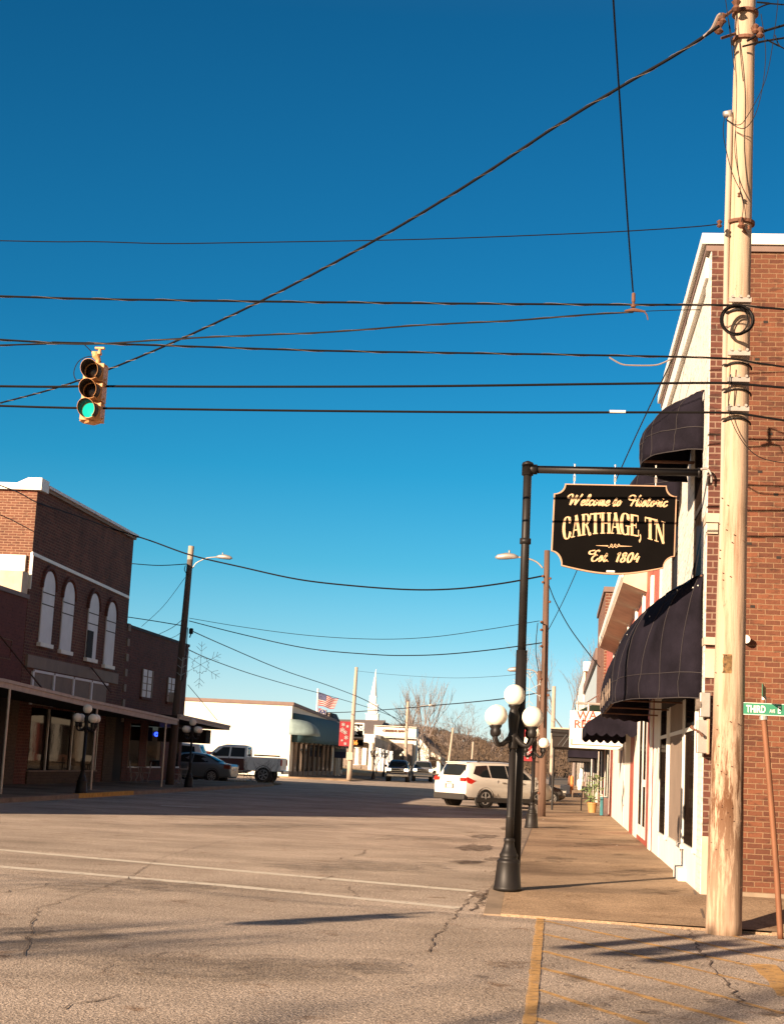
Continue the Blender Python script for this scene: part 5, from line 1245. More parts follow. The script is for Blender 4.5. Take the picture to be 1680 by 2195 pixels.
wpx('wire carrying on from the bank pole to the farther pale pole', [(764, 1492), (800, 1510), (850, 1543), (872, 1566)], .03, 118, 150)
wpx('wire from the small brick corner toward the flags', [(395, 1388), (450, 1413), (540, 1445), (640, 1474), (700, 1490), (800, 1520), (868, 1547)], .024, yl, 150)
wpx('guy wire slanting down from the small brick corner to the canopy', [(403, 1468), (430, 1500), (466, 1544)], .018, 84, 79)
wpx('distant wire running level behind the flagpole and bank', [(650, 1527), (730, 1527), (800, 1523), (880, 1517), (930, 1512), (1000, 1506), (1090, 1496), (1180, 1480)], .035, 150, 92)
wpx('wire curving down from the brown pole to the right-hand shopfronts', [(1176, 1255), (1190, 1290), (1220, 1345), (1262, 1402), (1285, 1430)], .016, 51, 44)
wpx('faint wire far above the hills from the bank pole top', [(764, 1438), (840, 1446), (960, 1453), (1060, 1450), (1156, 1440)], .01, 118, 71)

# ================================================================ WHITE BUILDING, MANSARD BUILDING, BANK
wb = thing('white_building', (XL, 119, .1), 'large plain white building with a teal rounded shop awning, behind the parked vehicles', 'building')
YW = 119.0; HW = 5.55
MB().prism([(XL, YW, .1), (XL, YW, HW), (XL, 143, HW-.6), (XL, 143, .1)], (-26, 0, 0)).build('wall', 'stucco', wb)
MB().prism([(XL+.12, YW-.12, HW), (XL+.12, YW-.12, HW+.26), (XL+.12, 143.1, HW-.34), (XL+.12, 143.1, HW-.6)], (-26.1, 0, 0)).build('coping', 'roof_brown', wb)
B(XL-.1, XL+.02, YW+1.5, 142, .5, 2.7).build('shop_window', 'glass', wb)
m_ = MB()
for k in range(9): m_.box(XL, XL+.12, YW+1.5+k*2.5, YW+1.75+k*2.5, .1, 2.9)
m_.build('mullion', 'beige', wb); B(XL-.1, XL+.06, YW+.2, 142.5, .1, .5).build('stall_riser', 'stone', wb)
awning('awning', 'long teal rounded awning on the street front of the white building', YW+.8, 142, 1.3, 2.55, 5.0, .3, 1.2, m='teal', seam_m=None, xw=XL) if 0 else None
def awn_l(label, y0, y1, p, zb, zt, m, rc, root=None):
    t = thing('awning', (XL, y0, zb), label, 'awning')
    N, Mh = 30, 8; rows = []
    for j in range(Mh+1):
        a = j/Mh*math.pi/2; row = []
        for i in range(N+1):
            u = i/N
            if u < .3: aa = u/.3*math.pi/2; fx, fy = math.sin(aa), y0+rc*(1-math.cos(aa))
            elif u > .7: aa = (1-u)/.3*math.pi/2; fx, fy = math.sin(aa), y1-rc*(1-math.cos(aa))
            else: fx, fy = 1, y0+rc+(y1-y0-2*rc)*(u-.3)/.4
            row.append(Vector((XL+.03+p*fx*math.cos(a)**.8, fy, zb+(zt-zb)*math.sin(a))))
        rows.append(row)
    MB().grid(rows).build('canvas', m, t, smooth=True, solid=.03)
    MB().tube([(XL+.1, y0+.2, zb+.05), (XL+p*.9, y0+rc, zb+.05), (XL+p*.9, y1-rc, zb+.05)], .03, 5).build('frame', 'galv', t)
    return t
awn_l('long teal rounded awning on the street front of the white building', YW+.5, 146, 1.55, 2.75, 5.0, 'teal', 3)
awn_l('small pale teal shell awning at the near end of the long teal one', YW-1.0, YW+2.6, 2.1, 3.3, 4.5, 'teal_pale', 1.6)
# snow of sheds in the lot: little gable shadows come from a metal shed roof behind the cars
sh = thing('shed', (XL-13, 112, 0), 'low pale shed roof behind the parked vehicles against the white wall', 'shed')
MB().prism([(XL-16, 110, 1.9), (XL-9, 110, 1.9), (XL-12.5, 110, 3.0)], (0, 6, 0)).build('roof', 'galv', sh)
B(XL-15.6, XL-9.4, 110.2, 115.8, 0, 1.9).build('wall', 'stucco', sh)
# dark mansard
mb_ = thing('mansard_building', (XL, 147, .1), 'low building with a steep dark shingle roof past the teal awning', 'building')
B(XL-16, XL, 146.2, 149.6, .1, 3.4).build('wall', 'cream', mb_)
B(XL-.02, XL+.03, 146.8, 149.2, .6, 3.0).build('window', 'glass_b', mb_)
def zf(x, y): return (610.7+x*.2128, 1415+y*.2128)
MB().prism([(XL+.6, 146, 3.1), (XL-.9, 146, 5.9), (XL-15, 146, 5.9), (XL-16.6, 146, 3.1)], (0, 3.8, 0)).build('roof', 'roof_dark', mb_)
MB().prism([(XL-.3, 145.7, 4.6), (XL-1.0, 145.7, 5.93), (XL-2.2, 145.7, 5.93), (XL-1.3, 145.7, 4.5)], (0, .25, 0)).build('roof_patch', 'roof_grey', mb_)
# bank: columned porch, grey roof, parapet block
YK = 172.0
bk_ = thing('bank_building', (-24, YK, 0), 'long white columned bank with a grey roof and CITIZENS BANK on its parapet', 'building')
def KB(u0, v0, u1, v1, y, d, name, m, root=bk_):
    a, b = ony(u0, v0, y), ony(u1, v1, y); return B(a.x, b.x, y, y+d, max(-.02, b.z), a.z).build(name, m, root)
# grey roof behind
a, b = ony(690, 1541, 200), ony(800, 1575, 176)
MB().prism([ony(640, 1574, 178), ony(803, 1576, 178), ony(826, 1544, 187), ony(640, 1540, 187)], (0, 0, -.3)).build('roof', 'roof_grey', bk_)
KB(640, 1576, 802, 1660, 181, 5, 'back_wall', 'stone')
KB(780, 1573, 804, 1592, YK, 10, 'entablature', 'white')
for u, vt, vb in ((796, 1591, 1656), (766.5, 1602, 1640), (733, 1605, 1640), (726, 1605, 1642)):
    p = ony(u, vt, YK); q_ = ony(u-(3 if u > 790 else 1.5), vb, YK); r_ = .28 if u > 760 else .18
    MB().tube([q_, q_.lerp(p, .04), q_.lerp(p, .05), p.lerp(q_, .05), p.lerp(q_, .04), p], [r_*1.6, r_*1.5, r_, r_*.85, r_*1.3, r_*1.4], 14).build('column', 'white', bk_, smooth=False)
    B(q_.x-.5, q_.x+.5, YK-.4, YK+.4, -.02, q_.z).build('plinth', 'stone', bk_)
KB(777, 1603, 784, 1640, YK+2, 3, 'pier', 'white')
# parapet block facing down the street
KB(802.5, 1557, 891, 1581, 178, 3, 'parapet', 'white'); KB(802, 1555.5, 892.5, 1558.5, 177.7, 3.5, 'coping', 'stucco')
KB(800, 1579.5, 893, 1582, 177.6, 3.5, 'cornice', 'stucco'); KB(803, 1582, 888, 1672, 178.2, 2.6, 'front_wall', 'stucco')
p = ony(819.5, 1568.5, 177.9); text('lettering', 'CITIZENS BANK', 'rust', bk_, p, (1, 0, .02), (0, 0, 1), .40, .03, 'LEFT', .012)
# lower side wing running along the street
MB().prism([ony(803, 1580, 170), ony(838, 1594, 176) , ony(838, 1672, 176), ony(803, 1672, 170)], (-.1, .5, 0)).build('side_wing', 'cream', bk_)
KB(838, 1592, 880, 1672, 176.5, 1.4, 'side_wing', 'stone')
m_ = MB()
for k in range(5): a = ony(803+k*8, 1602+k*2, 169.5); m_.box(a.x, a.x+.35, a.y, a.y+.2, 0, a.z)
m_.build('pilaster', 'grey_wht', bk_)
struct('lawn', MB().prism([(-25.5, 150.2, .2), (-16.3, 150.2, .15), (-16.3, 169, .35), (-25.5, 169, .9)], (0, 0, -.3)), 'dry_lawn')
struct('garden_wall', B(-24, -16.5, 150.0, 150.12, .1, .42), 'cream')
# steeple behind
st = thing('church', (-27, 232, 0), 'church with tall thin white steeple rising behind the bank', 'church')
YC = 232.0
def KC(u0, v0, u1, v1, name, m, d=3.5):
    a, b = ony(u0, v0, YC), ony(u1, v1, YC); return B(a.x, b.x, YC, YC+d, b.z, a.z).build(name, m, st)
KC(784, 1531, 809, 1551, 'tower_base', 'white', 1.9); KC(782.5, 1529, 811, 1531.5, 'cornice', 'white', 2.1); KC(788.5, 1511, 806, 1530, 'belfry', 'white', 1.4); KC(787, 1509, 809.5, 1511.5, 'cornice', 'white', 1.6)
KC(792, 1493, 805, 1510, 'lantern', 'white', 1.0); KC(791.5, 1491.5, 807, 1493.5, 'cornice', 'white', 1.2)
KC(805.8, 1512, 808.5, 1528, 'louvre', 'grey_wht', 1.2); 
a, b = ony(800.6, 1493, YC+.5), ony(806, 1434, YC+.5)
MB().tube([a, a.lerp(b, .7), b], [.50, .14, .02], 8).build('spire', 'white', st)
MB().prism([ony(690, 1600, YC+1), ony(835, 1600, YC+1), ony(812, 1545, YC+1), ony(776, 1545, YC+1)] , (0, 14, 0)).build('roof', 'roof_grey', st)
B(-36, -24, YC+2, YC+14, 0, ony(760, 1600, YC).z).build('wall', 'stucco', st)
# white gabled house
hs = thing('white_house', (-18, 228, 0), 'white gabled house with dark roof and open porch beyond the bank', 'house')
YH = 228.0
def H_(u, v, y=YH): return ony(u, v, y)
MB().prism([H_(888, 1672), H_(888, 1575), H_(901, 1583), H_(925, 1609), H_(944, 1618), H_(942, 1672)], (0, 10, 0)).build('wall', 'stucco', hs)
MB().prism([H_(878, 1568, YH-.5), H_(890, 1566, YH-.5), H_(915, 1588, YH-.5), H_(945, 1616, YH-.5), H_(943, 1621, YH-.5), H_(924, 1611, YH-.5), H_(902, 1586, YH-.5)], (0, 12, 0)).build('roof', 'roof_dark', hs)
for (a, b, c, d_) in ((919, 1622, 934.5, 1645), (918, 1651, 933, 1675)):
    p, q_ = H_(a, b), H_(c, d_); B(p.x, q_.x, YH-.06, YH+.1, q_.z, p.z).build('porch_opening', 'glass_b', hs)
# pylon sign of the bank
YY = 140.0
bs = thing('bank_sign', tuple(ony(750, 1672, YY)), 'black bank sign with white border, letters ENS and K, above an orange digital display', 'sign')
def KS(u0, v0, u1, v1, name, m, y=YY, d=.3, root=bs):
    a, b = ony(u0, v0, y), ony(u1, v1, y); return B(a.x, b.x, y, y+d, b.z, a.z).build(name, m, root)
KS(720, 1547, 779.5, 1582.5, 'border', 'sign_white'); KS(722, 1550, 776.5, 1580, 'face', 'sign_black', YY-.03, .02)
p = ony(755.5, 1565.5, YY-.06); text('lettering', 'ENS', 'sign_white', bs, p, (1, 0, .03), (0, 0, 1), .58, .01, 'LEFT', .02)
p = ony(759, 1574.5, YY-.06); text('lettering', 'K', 'sign_white', bs, p, (1, 0, .03), (0, 0, 1), .5, .01, 'LEFT', .02)
KS(720, 1583.5, 778, 1599, 'display', 'sign_black'); p = ony(753.5, 1596, YY-.06); text('digits', '46', 'led', bs, p, (1, 0, .03), (0, 0, 1), .55, .01, 'LEFT', .02)
KS(748, 1582, 752, 1672, 'post', 'cream', YY+.05, .2)
vs_ = thing('shop_sign', tuple(ony(735, 1672, 139)), 'dark blue sign with white VIDEO lettering below the red banner', 'sign')
KS(718, 1596, 741, 1625.5, 'panel', 'navy', 139, .2, vs_); KS(718.3, 1606, 740.8, 1612, 'stripe', 'paleblue', 138.96, .03, vs_)
p = ony(718.8, 1605.2, 138.93); text('lettering', 'VIDEO', 'sign_white', vs_, p, (1, 0, .02), (0, 0, 1), .34, .01, 'LEFT', .015)
for u in (720, 727): KS(u, 1625, u+1.2, 1672, 'post', 'sign_white', 139.1, .05, vs_)
# pole beside it, with banner and notice
yb3 = 118.0
base = ony(747.5, 1680, yb3); base.z = .1
pb3 = street_pole('pale wooden pole with a red holiday banner in front of the bank sign', base, ony(764, 1430, yb3), .20, .12, 'pole_g')
bb = thing('pole_banner', tuple(ony(730, 1610, yb3)), 'red holiday banner with white snowflakes on the pole before the bank', 'banner')
a, b = ony(728.5, 1546, yb3-.1), ony(753, 1600, yb3-.1)
B(a.x, b.x, yb3-.1, yb3-.08, b.z, a.z).build('cloth', 'flag_red', bb)
m_ = MB()
for (u, v, r_) in ((736, 1553, .14), (745, 1557, .11), (734, 1565, .2), (740, 1570, .16), (742, 1581, .16), (740, 1594, .12), (733, 1587, .08)): snowflake(m_, ony(u, v, yb3-.13), r_, .025)
m_.build('snowflake_print', 'flag_white', bb)
nb = thing('notice_board', tuple(ony(745, 1640, yb3-.3)), 'small pale notice fixed to the pole below the red banner', 'notice'); KS(743, 1612, 755, 1629, 'panel', 'cream', yb3-.35, .05, nb)
base = ony(866, 1672, 150); base.z = .1
street_pole('bare pale pole with a long light arm, left of the white gabled house', base, ony(874.5, 1504, 150), .19, .13, 'pole_g', [(874, 1519), (885, 1517), (905, 1513), (918, 1512)])
base = ony(957, 1672, 175); base.z = 0
street_pole('slim pole with a dark fitting rising behind the white parked car', base, ony(971, 1560, 175), .18, .12, 'pole_g')
base = ony(1008, 1672, 190); base.z = 0
street_pole('short distant pole over the roof of the white parked car', base, ony(1014, 1590, 190), .16, .12, 'pole_g')
# flagpole and flags
yf = 144.6
fp_ = thing('flagpole', tuple(ony(672, 1672, yf)), 'white flagpole behind the white building roof', 'flagpole')
MB().tube([ony(673, 1650, yf), ony(681.5, 1480, yf)], [.11, .07], 8).ball(ony(681.6, 1478.5, yf), .12, 8, 6).build('pole', 'sign_white', fp_, smooth=True)
def flag(label, tl_, tr_, bl2, br2, name='flag', kind=0):
    t = thing(name, tuple(ony(*tl_, yf-.1)), label, 'flag', 'flags on the flagpole')
    NX, NY = 26, 26
    def pt(u, v):
        U = Vector(tl_).lerp(Vector(tr_), u); V = Vector(bl2).lerp(Vector(br2), u); p = U.lerp(V, v)
        wv = math.sin(u*9+v*1.5)*.16*u
        q_ = ony(p.x, p.y, yf-.1); return q_+Vector((0, wv, .10*math.sin(u*7)*u))
    if kind == 0:
        for k in range(13):
            g = [[pt(i/NX, (k+s_)/13) for i in range(NX+1)] for s_ in (0, 1)]
            MB().grid(g).build('stripe', 'flag_red' if k % 2 == 0 else 'flag_white', t, solid=.01)
        g = [[pt(.42*i/10, 7/13*j/6)+Vector((0, -.03, 0)) for i in range(11)] for j in range(7)]
        MB().grid(g).build('canton', 'flag_blue', t, solid=.01)
        m_ = MB()
        for j in range(9):
            for i in range(6 if j % 2 == 0 else 5):
                c = pt(.42*((i+.5+(.5 if j % 2 else 0))/6), 7/13*(j+.5)/9)+Vector((0, -.045, 0)); m_.tube([c+Vector((-.03, 0, 0)), c+Vector((.03, 0, 0))], .012, 4)
        m_.build('star', 'flag_white', t)
    else:
        MB().grid([[pt(i/NX, j/6) for i in range(NX+1)] for j in range(7)]).build('cloth', 'flag_red', t, solid=.01)
        c = pt(.52, .5)
        m_ = MB(); m_.m = Matrix.Translation(c+Vector((0, -.2, 0))) @ Matrix.Rotation(R(90), 4, 'X'); m_.lathe([(.36, 0), (.36, .02)], n=20); e = m_.build('emblem', 'flag_white', t)
        m_ = MB(); m_.m = Matrix.Translation(c+Vector((0, -.23, 0))) @ Matrix.Rotation(R(90), 4, 'X'); m_.lathe([(.31, 0), (.31, .02)], n=20); m_.build('disc', 'flag_blue', e)
        m_ = MB()
        for a in (90, 210, 330):
            q_ = c+Vector((.15*math.cos(R(a)), -.26, .15*math.sin(R(a)))); st_ = []
            for k in range(10): r_ = .12 if k % 2 == 0 else .05; st_.append(q_+Vector((r_*math.cos(R(90+36*k+a)), 0, r_*math.sin(R(90+36*k+a)))))
            m_.prism(st_, (0, -.01, 0))
        m_.build('star', 'flag_white', e)
        MB().grid([[pt(.94+.02*i, j/6)+Vector((0, -.02, 0)) for i in range(4)] for j in range(7)]).build('fly_stripe', 'flag_blue', t, solid=.01)
flag('stars and stripes flag blowing to the right', (683, 1483), (725, 1499), (682, 1512), (717, 1520))
flag('red flag with round blue three-star emblem below the striped flag', (683, 1518), (700, 1523), (683, 1535), (701, 1534), kind=1)
MB().grid([[ony(682, 1536, yf-.12), ony(701, 1537, yf-.12)], [ony(682, 1541, yf-.12), ony(700, 1543, yf-.12)]]).build('banner_edge', 'flag_white', fp_)
# ================================================================ VEHICLES (x forward in their own frame)
def lerp(a, b, t): return a+(b-a)*t
def car(name, label, cat, stn, W, wheels, wr, paint, side_glass, ends, extras=None, group=None, arch='plastic', cladding=None, spokes=5, ww=.24):
    t = thing(name, (0, 0, 0), label, cat, group, world=False)
    def at(x):
        for a, b in zip(stn[:-1], stn[1:]):
            if a[0] <= x <= b[0] or b[0] <= x <= a[0]:
                k = (x-a[0])/(b[0]-a[0]) if b[0] != a[0] else 0
                return [lerp(p, q, k) for p, q in zip(a, b)]
        return list(stn[0] if abs(x-stn[0][0]) < abs(x-stn[-1][0]) else stn[-1])
    # rings
    xs = []
    for a, b in zip(stn[:-1], stn[1:]):
        n = max(1, int(abs(b[0]-a[0])/.22))
        for k in range(n): xs.append(lerp(a[0], b[0], k/n))
    xs.append(stn[-1][0])
    rings = []
    for x in xs:
        _, zb, zl, zt, wb, wt = at(x)
        h = zt-zl
        half = [(0, zb), (wb*.8, zb), (wb*.95, zb+.07), (wb*1.0, lerp(zb, zl, .35)), (wb*1.01, lerp(zb, zl, .7)), (wb*.985, zl-.02), (wb*.955, zl+.01 if h > .1 else zl), (lerp(wb*.95, wt, .5), lerp(zl, zt, .5)), (wt, zt-.05 if h > .1 else zt-.0), (wt*.86, zt-.004), (wt*.45, zt+.012), (0, zt+.018)]
        # open the wheel arches
        ring = [Vector((x, y, z)) for y, z in half] + [Vector((x, -y, z)) for y, z in half[-2:0:-1]]
        rings.append(ring)
    n = len(rings[0]); m_ = MB()
    m_._a([p for r_ in rings for p in r_], [(i*n+k, i*n+(k+1) % n, (i+1)*n+(k+1) % n, (i+1)*n+k) for i in range(len(rings)-1) for k in range(n)] + [tuple(range(n)), tuple((len(rings)-1)*n+k for k in range(n-1, -1, -1))])
    body = m_.build('body', paint, t, smooth=True); bv = body.modifiers.new('e', 'EDGE_SPLIT'); bv.split_angle = R(42)
    def ysurf(x, z):
        _, zb, zl, zt, wb, wt = at(x)
        if z <= zl: return wb*.99
        return lerp(wb*.955, wt, min(1, (z-zl)/max(.05, zt-.05-zl)))
    for poly in side_glass:
        for s_ in (-1, 1):
            N = 8; P = [Vector((x, 0, z)) for x, z in poly]; pts = []
            for a, b in zip(P, P[1:]+P[:1]):
                for k in range(4): pts.append(a.lerp(b, k/4))
            cx = sum((p for p in pts), Vector())/len(pts)
            cc = [cx]+pts; V = [Vector((p.x, s_*(ysurf(p.x, p.z)+.012), p.z)) for p in cc]
            q = MB(); q._a(V, [(0, 1+i, 1+(i+1) % len(pts)) for i in range(len(pts))]); q.build('window', 'glass', t, solid=.008)
    for (xa, za, wa, xb, zb_, wb_, mm, nm) in ends:    # windscreens, lids, grilles: bottom row -> top row, spanning the width
        rows = [[Vector((lerp(xa, xb, j/4)+ (0), lerp(wa, wb_, j/4)*s_, lerp(za, zb_, j/4)+.010*(1-abs(s_)**2))) for s_ in [-1+2*i/8 for i in range(9)]] for j in range(5)]
        bulge = .05*(1 if xa > 0 else -1)
        for r_ in rows:
            for i, p in enumerate(r_): p.x += bulge*(1-((i-4)/4)**2)
        MB().grid(rows).build(nm, mm, t, smooth=True, solid=.01)
    for wx in wheels:
        for s_ in (-1, 1):
            yo = s_*(W/2-.005)
            a_ = MB(); a_.m = Matrix.Translation((wx, yo+s_*.004, wr)) @ Matrix.Rotation(R(-90*s_), 4, 'X')
            a_.lathe([(wr*1.20, -.16), (wr*1.20, .0), (wr*1.13, .012), (wr*1.1, -.10)], n=28); a_.build('wheel_arch', arch, t)
            q = MB(); q.m = Matrix.Translation((wx, yo+s_*.0, wr)) @ Matrix.Rotation(R(-90*s_), 4, 'X')
            q.lathe([(wr*.6, -ww), (wr*.95, -ww), (wr, -ww*.85), (wr, -.02), (wr*.96, .012), (wr*.68, .016), (wr*.64, .004)], n=30)
            T__ = q.build('wheel', 'rubber', t, smooth=False)
            r_ = MB(); r_.m = q.m
            r_.lathe([(wr*.67, -.06), (wr*.67, .012), (wr*.60, .016), (wr*.57, -.03)], n=28); r_.lathe([(wr*.14, -.02), (wr*.13, .018), (wr*.05, .022)], n=12)
            for k in range(spokes):
                a = 2*math.pi*k/spokes+.3
                for da in (-.10, .10):
                    r_.tube([(wr*.1*math.cos(a), wr*.1*math.sin(a), .004), (wr*.6*math.cos(a+da), wr*.6*math.sin(a+da), .006)], wr*.045, 4)
            r_.build('rim', 'alloy', T__)
    if extras: extras(t, ysurf, at)
    # underbody shade
    return t
def moved(t, x, y, z, heading): t.location = (x, y, z); t.rotation_euler.z = R(heading)

def suv_x(t, ys, at):
    for s_ in (-1, 1):
        MB().prism([(-2.34, s_*.93, 1.13), (-2.30, s_*.955, 1.16), (-1.98, s_*.972, 1.05), (-1.88, s_*.975, 1.04), (-2.12, s_*.972, .90), (-2.28, s_*.955, .93), (-2.33, s_*.94, .97)], (0, -s_*.05, 0)).build('tail_light', 'taillight', t)
        MB().box(-2.42, -2.36, *(sorted((s_*.62, s_*.9))), 1.0, 1.13).build('tail_light', 'taillight', t)
        MB().tube([(-1.6, s_*.66, 1.76), (-1.4, s_*.67, 1.80), (.2, s_*.67, 1.82), (.45, s_*.66, 1.77)], .022, 6).build('roof_rail', 'plastic', t)
        MB().box(1.05, 1.22, *(sorted((s_*.98, s_*1.14))), 1.12, 1.26).build('mirror', 'carwhite', t, bevel=.03)
        MB().box(-1.9, 1.55, *(sorted((s_*.93, s_*.995))), .22, .40).build('sill_cladding', 'plastic', t)
        for xx in (-.55, .45): MB().box(xx, xx+.2, *(sorted((s_*.96, s_*1.0))), .98, 1.01).build('door_handle', 'chrome', t)
        for xx in (-.75, .32, 1.3): MB().box(xx, xx+.012, *(sorted((s_*.95, s_*.9785))), .45, 1.08).build('door_gap', 'plastic', t)
    MB().box(-2.44, -2.2, -.9, .9, .28, .52).build('bumper', 'plastic', t, bevel=.04)
    MB().box(-2.40, -2.375, -.26, .26, .70, .88).build('plate_recess', 'beige', t); MB().box(-2.41, -2.395, -.16, .16, .72, .86).build('number_plate', 'sign_white', t)
    MB().box(-2.12, -1.95, -.62, .62, 1.70, 1.735).build('spoiler', 'carwhite', t, bevel=.01)
    MB().box(-2.43, -2.40, -.14, .14, .93, .96).build('badge', 'chrome', t)
suv = car('parked_car', 'white sport utility car parked at an angle at the right kerb, seen from behind', 'car',
 [(-2.40, .42, .62, .95, .80, .80), (-2.36, .36, 1.0, 1.10, .93, .88), (-2.22, .34, 1.10, 1.36, .955, .74), (-2.02, .33, 1.12, 1.72, .97, .66), (-1.5, .30, 1.11, 1.765, .98, .67), (-.3, .28, 1.09, 1.79, .98, .67), (.5, .28, 1.07, 1.76, .98, .65), (.9, .28, 1.06, 1.62, .98, .68), (1.32, .30, 1.05, 1.27, .975, .78), (1.6, .30, 1.03, 1.13, .965, .82), (2.05, .32, .98, 1.06, .93, .80), (2.35, .36, .86, .96, .84, .70), (2.46, .42, .66, .80, .70, .62)],
 1.96, (-1.38, 1.44), .37, 'carwhite', [[(-1.95, 1.30), (-1.72, 1.60), (-1.15, 1.64), (-1.10, 1.17), (-1.55, 1.18)], [(-1.04, 1.17), (-1.05, 1.64), (-.20, 1.66), (-.18, 1.15)], [(-.12, 1.15), (-.14, 1.66), (.45, 1.64), (.80, 1.42), (1.15, 1.13)]],
 [(-2.275, 1.20, .72, -2.075, 1.64, .58, 'glass', 'rear_window'), (1.38, 1.18, .74, .72, 1.69, .58, 'glass', 'windscreen'), (2.47, .55, .6, 2.44, .80, .62, 'plastic', 'grille')], suv_x, spokes=5)
cR = Vector((-3.3, 64.5, 0)); hd = 41
ch_, sh_ = math.cos(R(hd)), math.sin(R(hd))
# near-side rear wheel contact is local (-1.38,-.9)
ox = cR.x-(-1.38*ch_+.9*sh_); oy = cR.y-(-1.38*sh_-.9*ch_)
moved(suv, ox+.30, oy, 0, hd+4); suv.scale = (1.06, 1.06, 1.05)
def sedan_x(t, ys, at):
    for s_ in (-1, 1):
        MB().box(-2.33, -1.98, *(sorted((s_*.66, s_*.875))), .72, .90).build('tail_light', 'orange_lens', t, bevel=.02)
        MB().box(2.0, 2.25, *(sorted((s_*.55, s_*.84))), .60, .74).build('headlight', 'chrome', t, bevel=.02)
        MB().box(.72, .86, *(sorted((s_*.9, s_*1.03))), .92, 1.03).build('mirror', 'cargrey', t, bevel=.02)
        for xx in (-.3, .65): MB().box(xx, xx+.012, *(sorted((s_*.86, s_*.905))), .35, .92).build('door_gap', 'plastic', t)
    MB().box(-2.36, -2.33, -.25, .25, .62, .75).build('number_plate', 'sign_white', t)
SED = [(-2.35, .34, .56, .82, .74, .70), (-2.28, .28, .86, .93, .84, .72), (-1.75, .24, .92, .98, .885, .70), (-1.55, .24, .93, 1.06, .89, .66), (-.85, .22, .93, 1.38, .905, .58), (-.1, .22, .92, 1.45, .905, .60), (.45, .22, .90, 1.38, .905, .60), (1.15, .22, .88, 1.0, .90, .72), (1.4, .24, .86, .93, .89, .74), (2.0, .26, .78, .82, .85, .68), (2.3, .32, .62, .68, .72, .6)]
sdn = car('parked_car', 'grey saloon car with many-spoked wheels parked on the side lot, tail to the street', 'car', SED, 1.82, (-1.38, 1.35), .33, 'cargrey',
 [[(-1.30, 1.0), (-.85, 1.28), (-.33, 1.36), (-.32, .97)], [(-.25, .97), (-.26, 1.37), (.25, 1.34), (.85, 1.02), (.86, .96)]],
 [(-1.62, 1.03, .64, -.9, 1.37, .50, 'glass', 'rear_window'), (1.2, .99, .68, .5, 1.37, .54, 'glass', 'windscreen')], sedan_x, spokes=9)
moved(sdn, (507-VPX)/F*87-2.35*1.1, 87.2, 0, 180-4); sdn.scale = (1.1, 1.05, 1.13)
van = car('parked_car', 'white people carrier half hidden behind the second left lamp', 'car',
 [(-2.3, .4, .7, 1.1, .84, .78), (-2.22, .32, 1.1, 1.3, .93, .78), (-2.0, .3, 1.15, 1.74, .95, .70), (-.5, .28, 1.12, 1.80, .955, .70), (.5, .28, 1.1, 1.76, .955, .68), (1.5, .3, 1.05, 1.12, .93, .74), (2.2, .34, .85, .92, .84, .64), (2.35, .4, .66, .74, .7, .6)],
 1.92, (-1.4, 1.45), .35, 'carwhite2', [[(-1.85, 1.22), (-1.75, 1.64), (-.7, 1.68), (-.68, 1.18)], [(-.6, 1.18), (-.6, 1.68), (.2, 1.66), (.95, 1.16)]],
 [(-2.21, 1.2, .72, -2.03, 1.66, .62, 'glass', 'rear_window'), (1.5, 1.12, .7, .58, 1.72, .58, 'glass', 'windscreen')],
 lambda t, ys, at: [MB().box(-2.3, -2.15, *(sorted((s_*.8, s_*.955))), .95, 1.35).build('tail_light', 'taillight', t) for s_ in (-1, 1)])
moved(van, (437-VPX)/F*84.5-2.3, 87.9, .0, 180)
van.location = ((440-VPX)/F*90-2.3, 90.2, 0); van.scale = (1, 1, 1.2)
dkc = copy_tree(sdn); dkc['label'] = 'dark red car of which only the roof shows between the people carrier and the pickup'
moved(dkc, (458-VPX)/F*101-1.3, 103, .12, 180)
for c_ in children(dkc):
    if c_.name.startswith('body'): c_.data = c_.data.copy(); c_.data.materials[0] = MT['maroon']
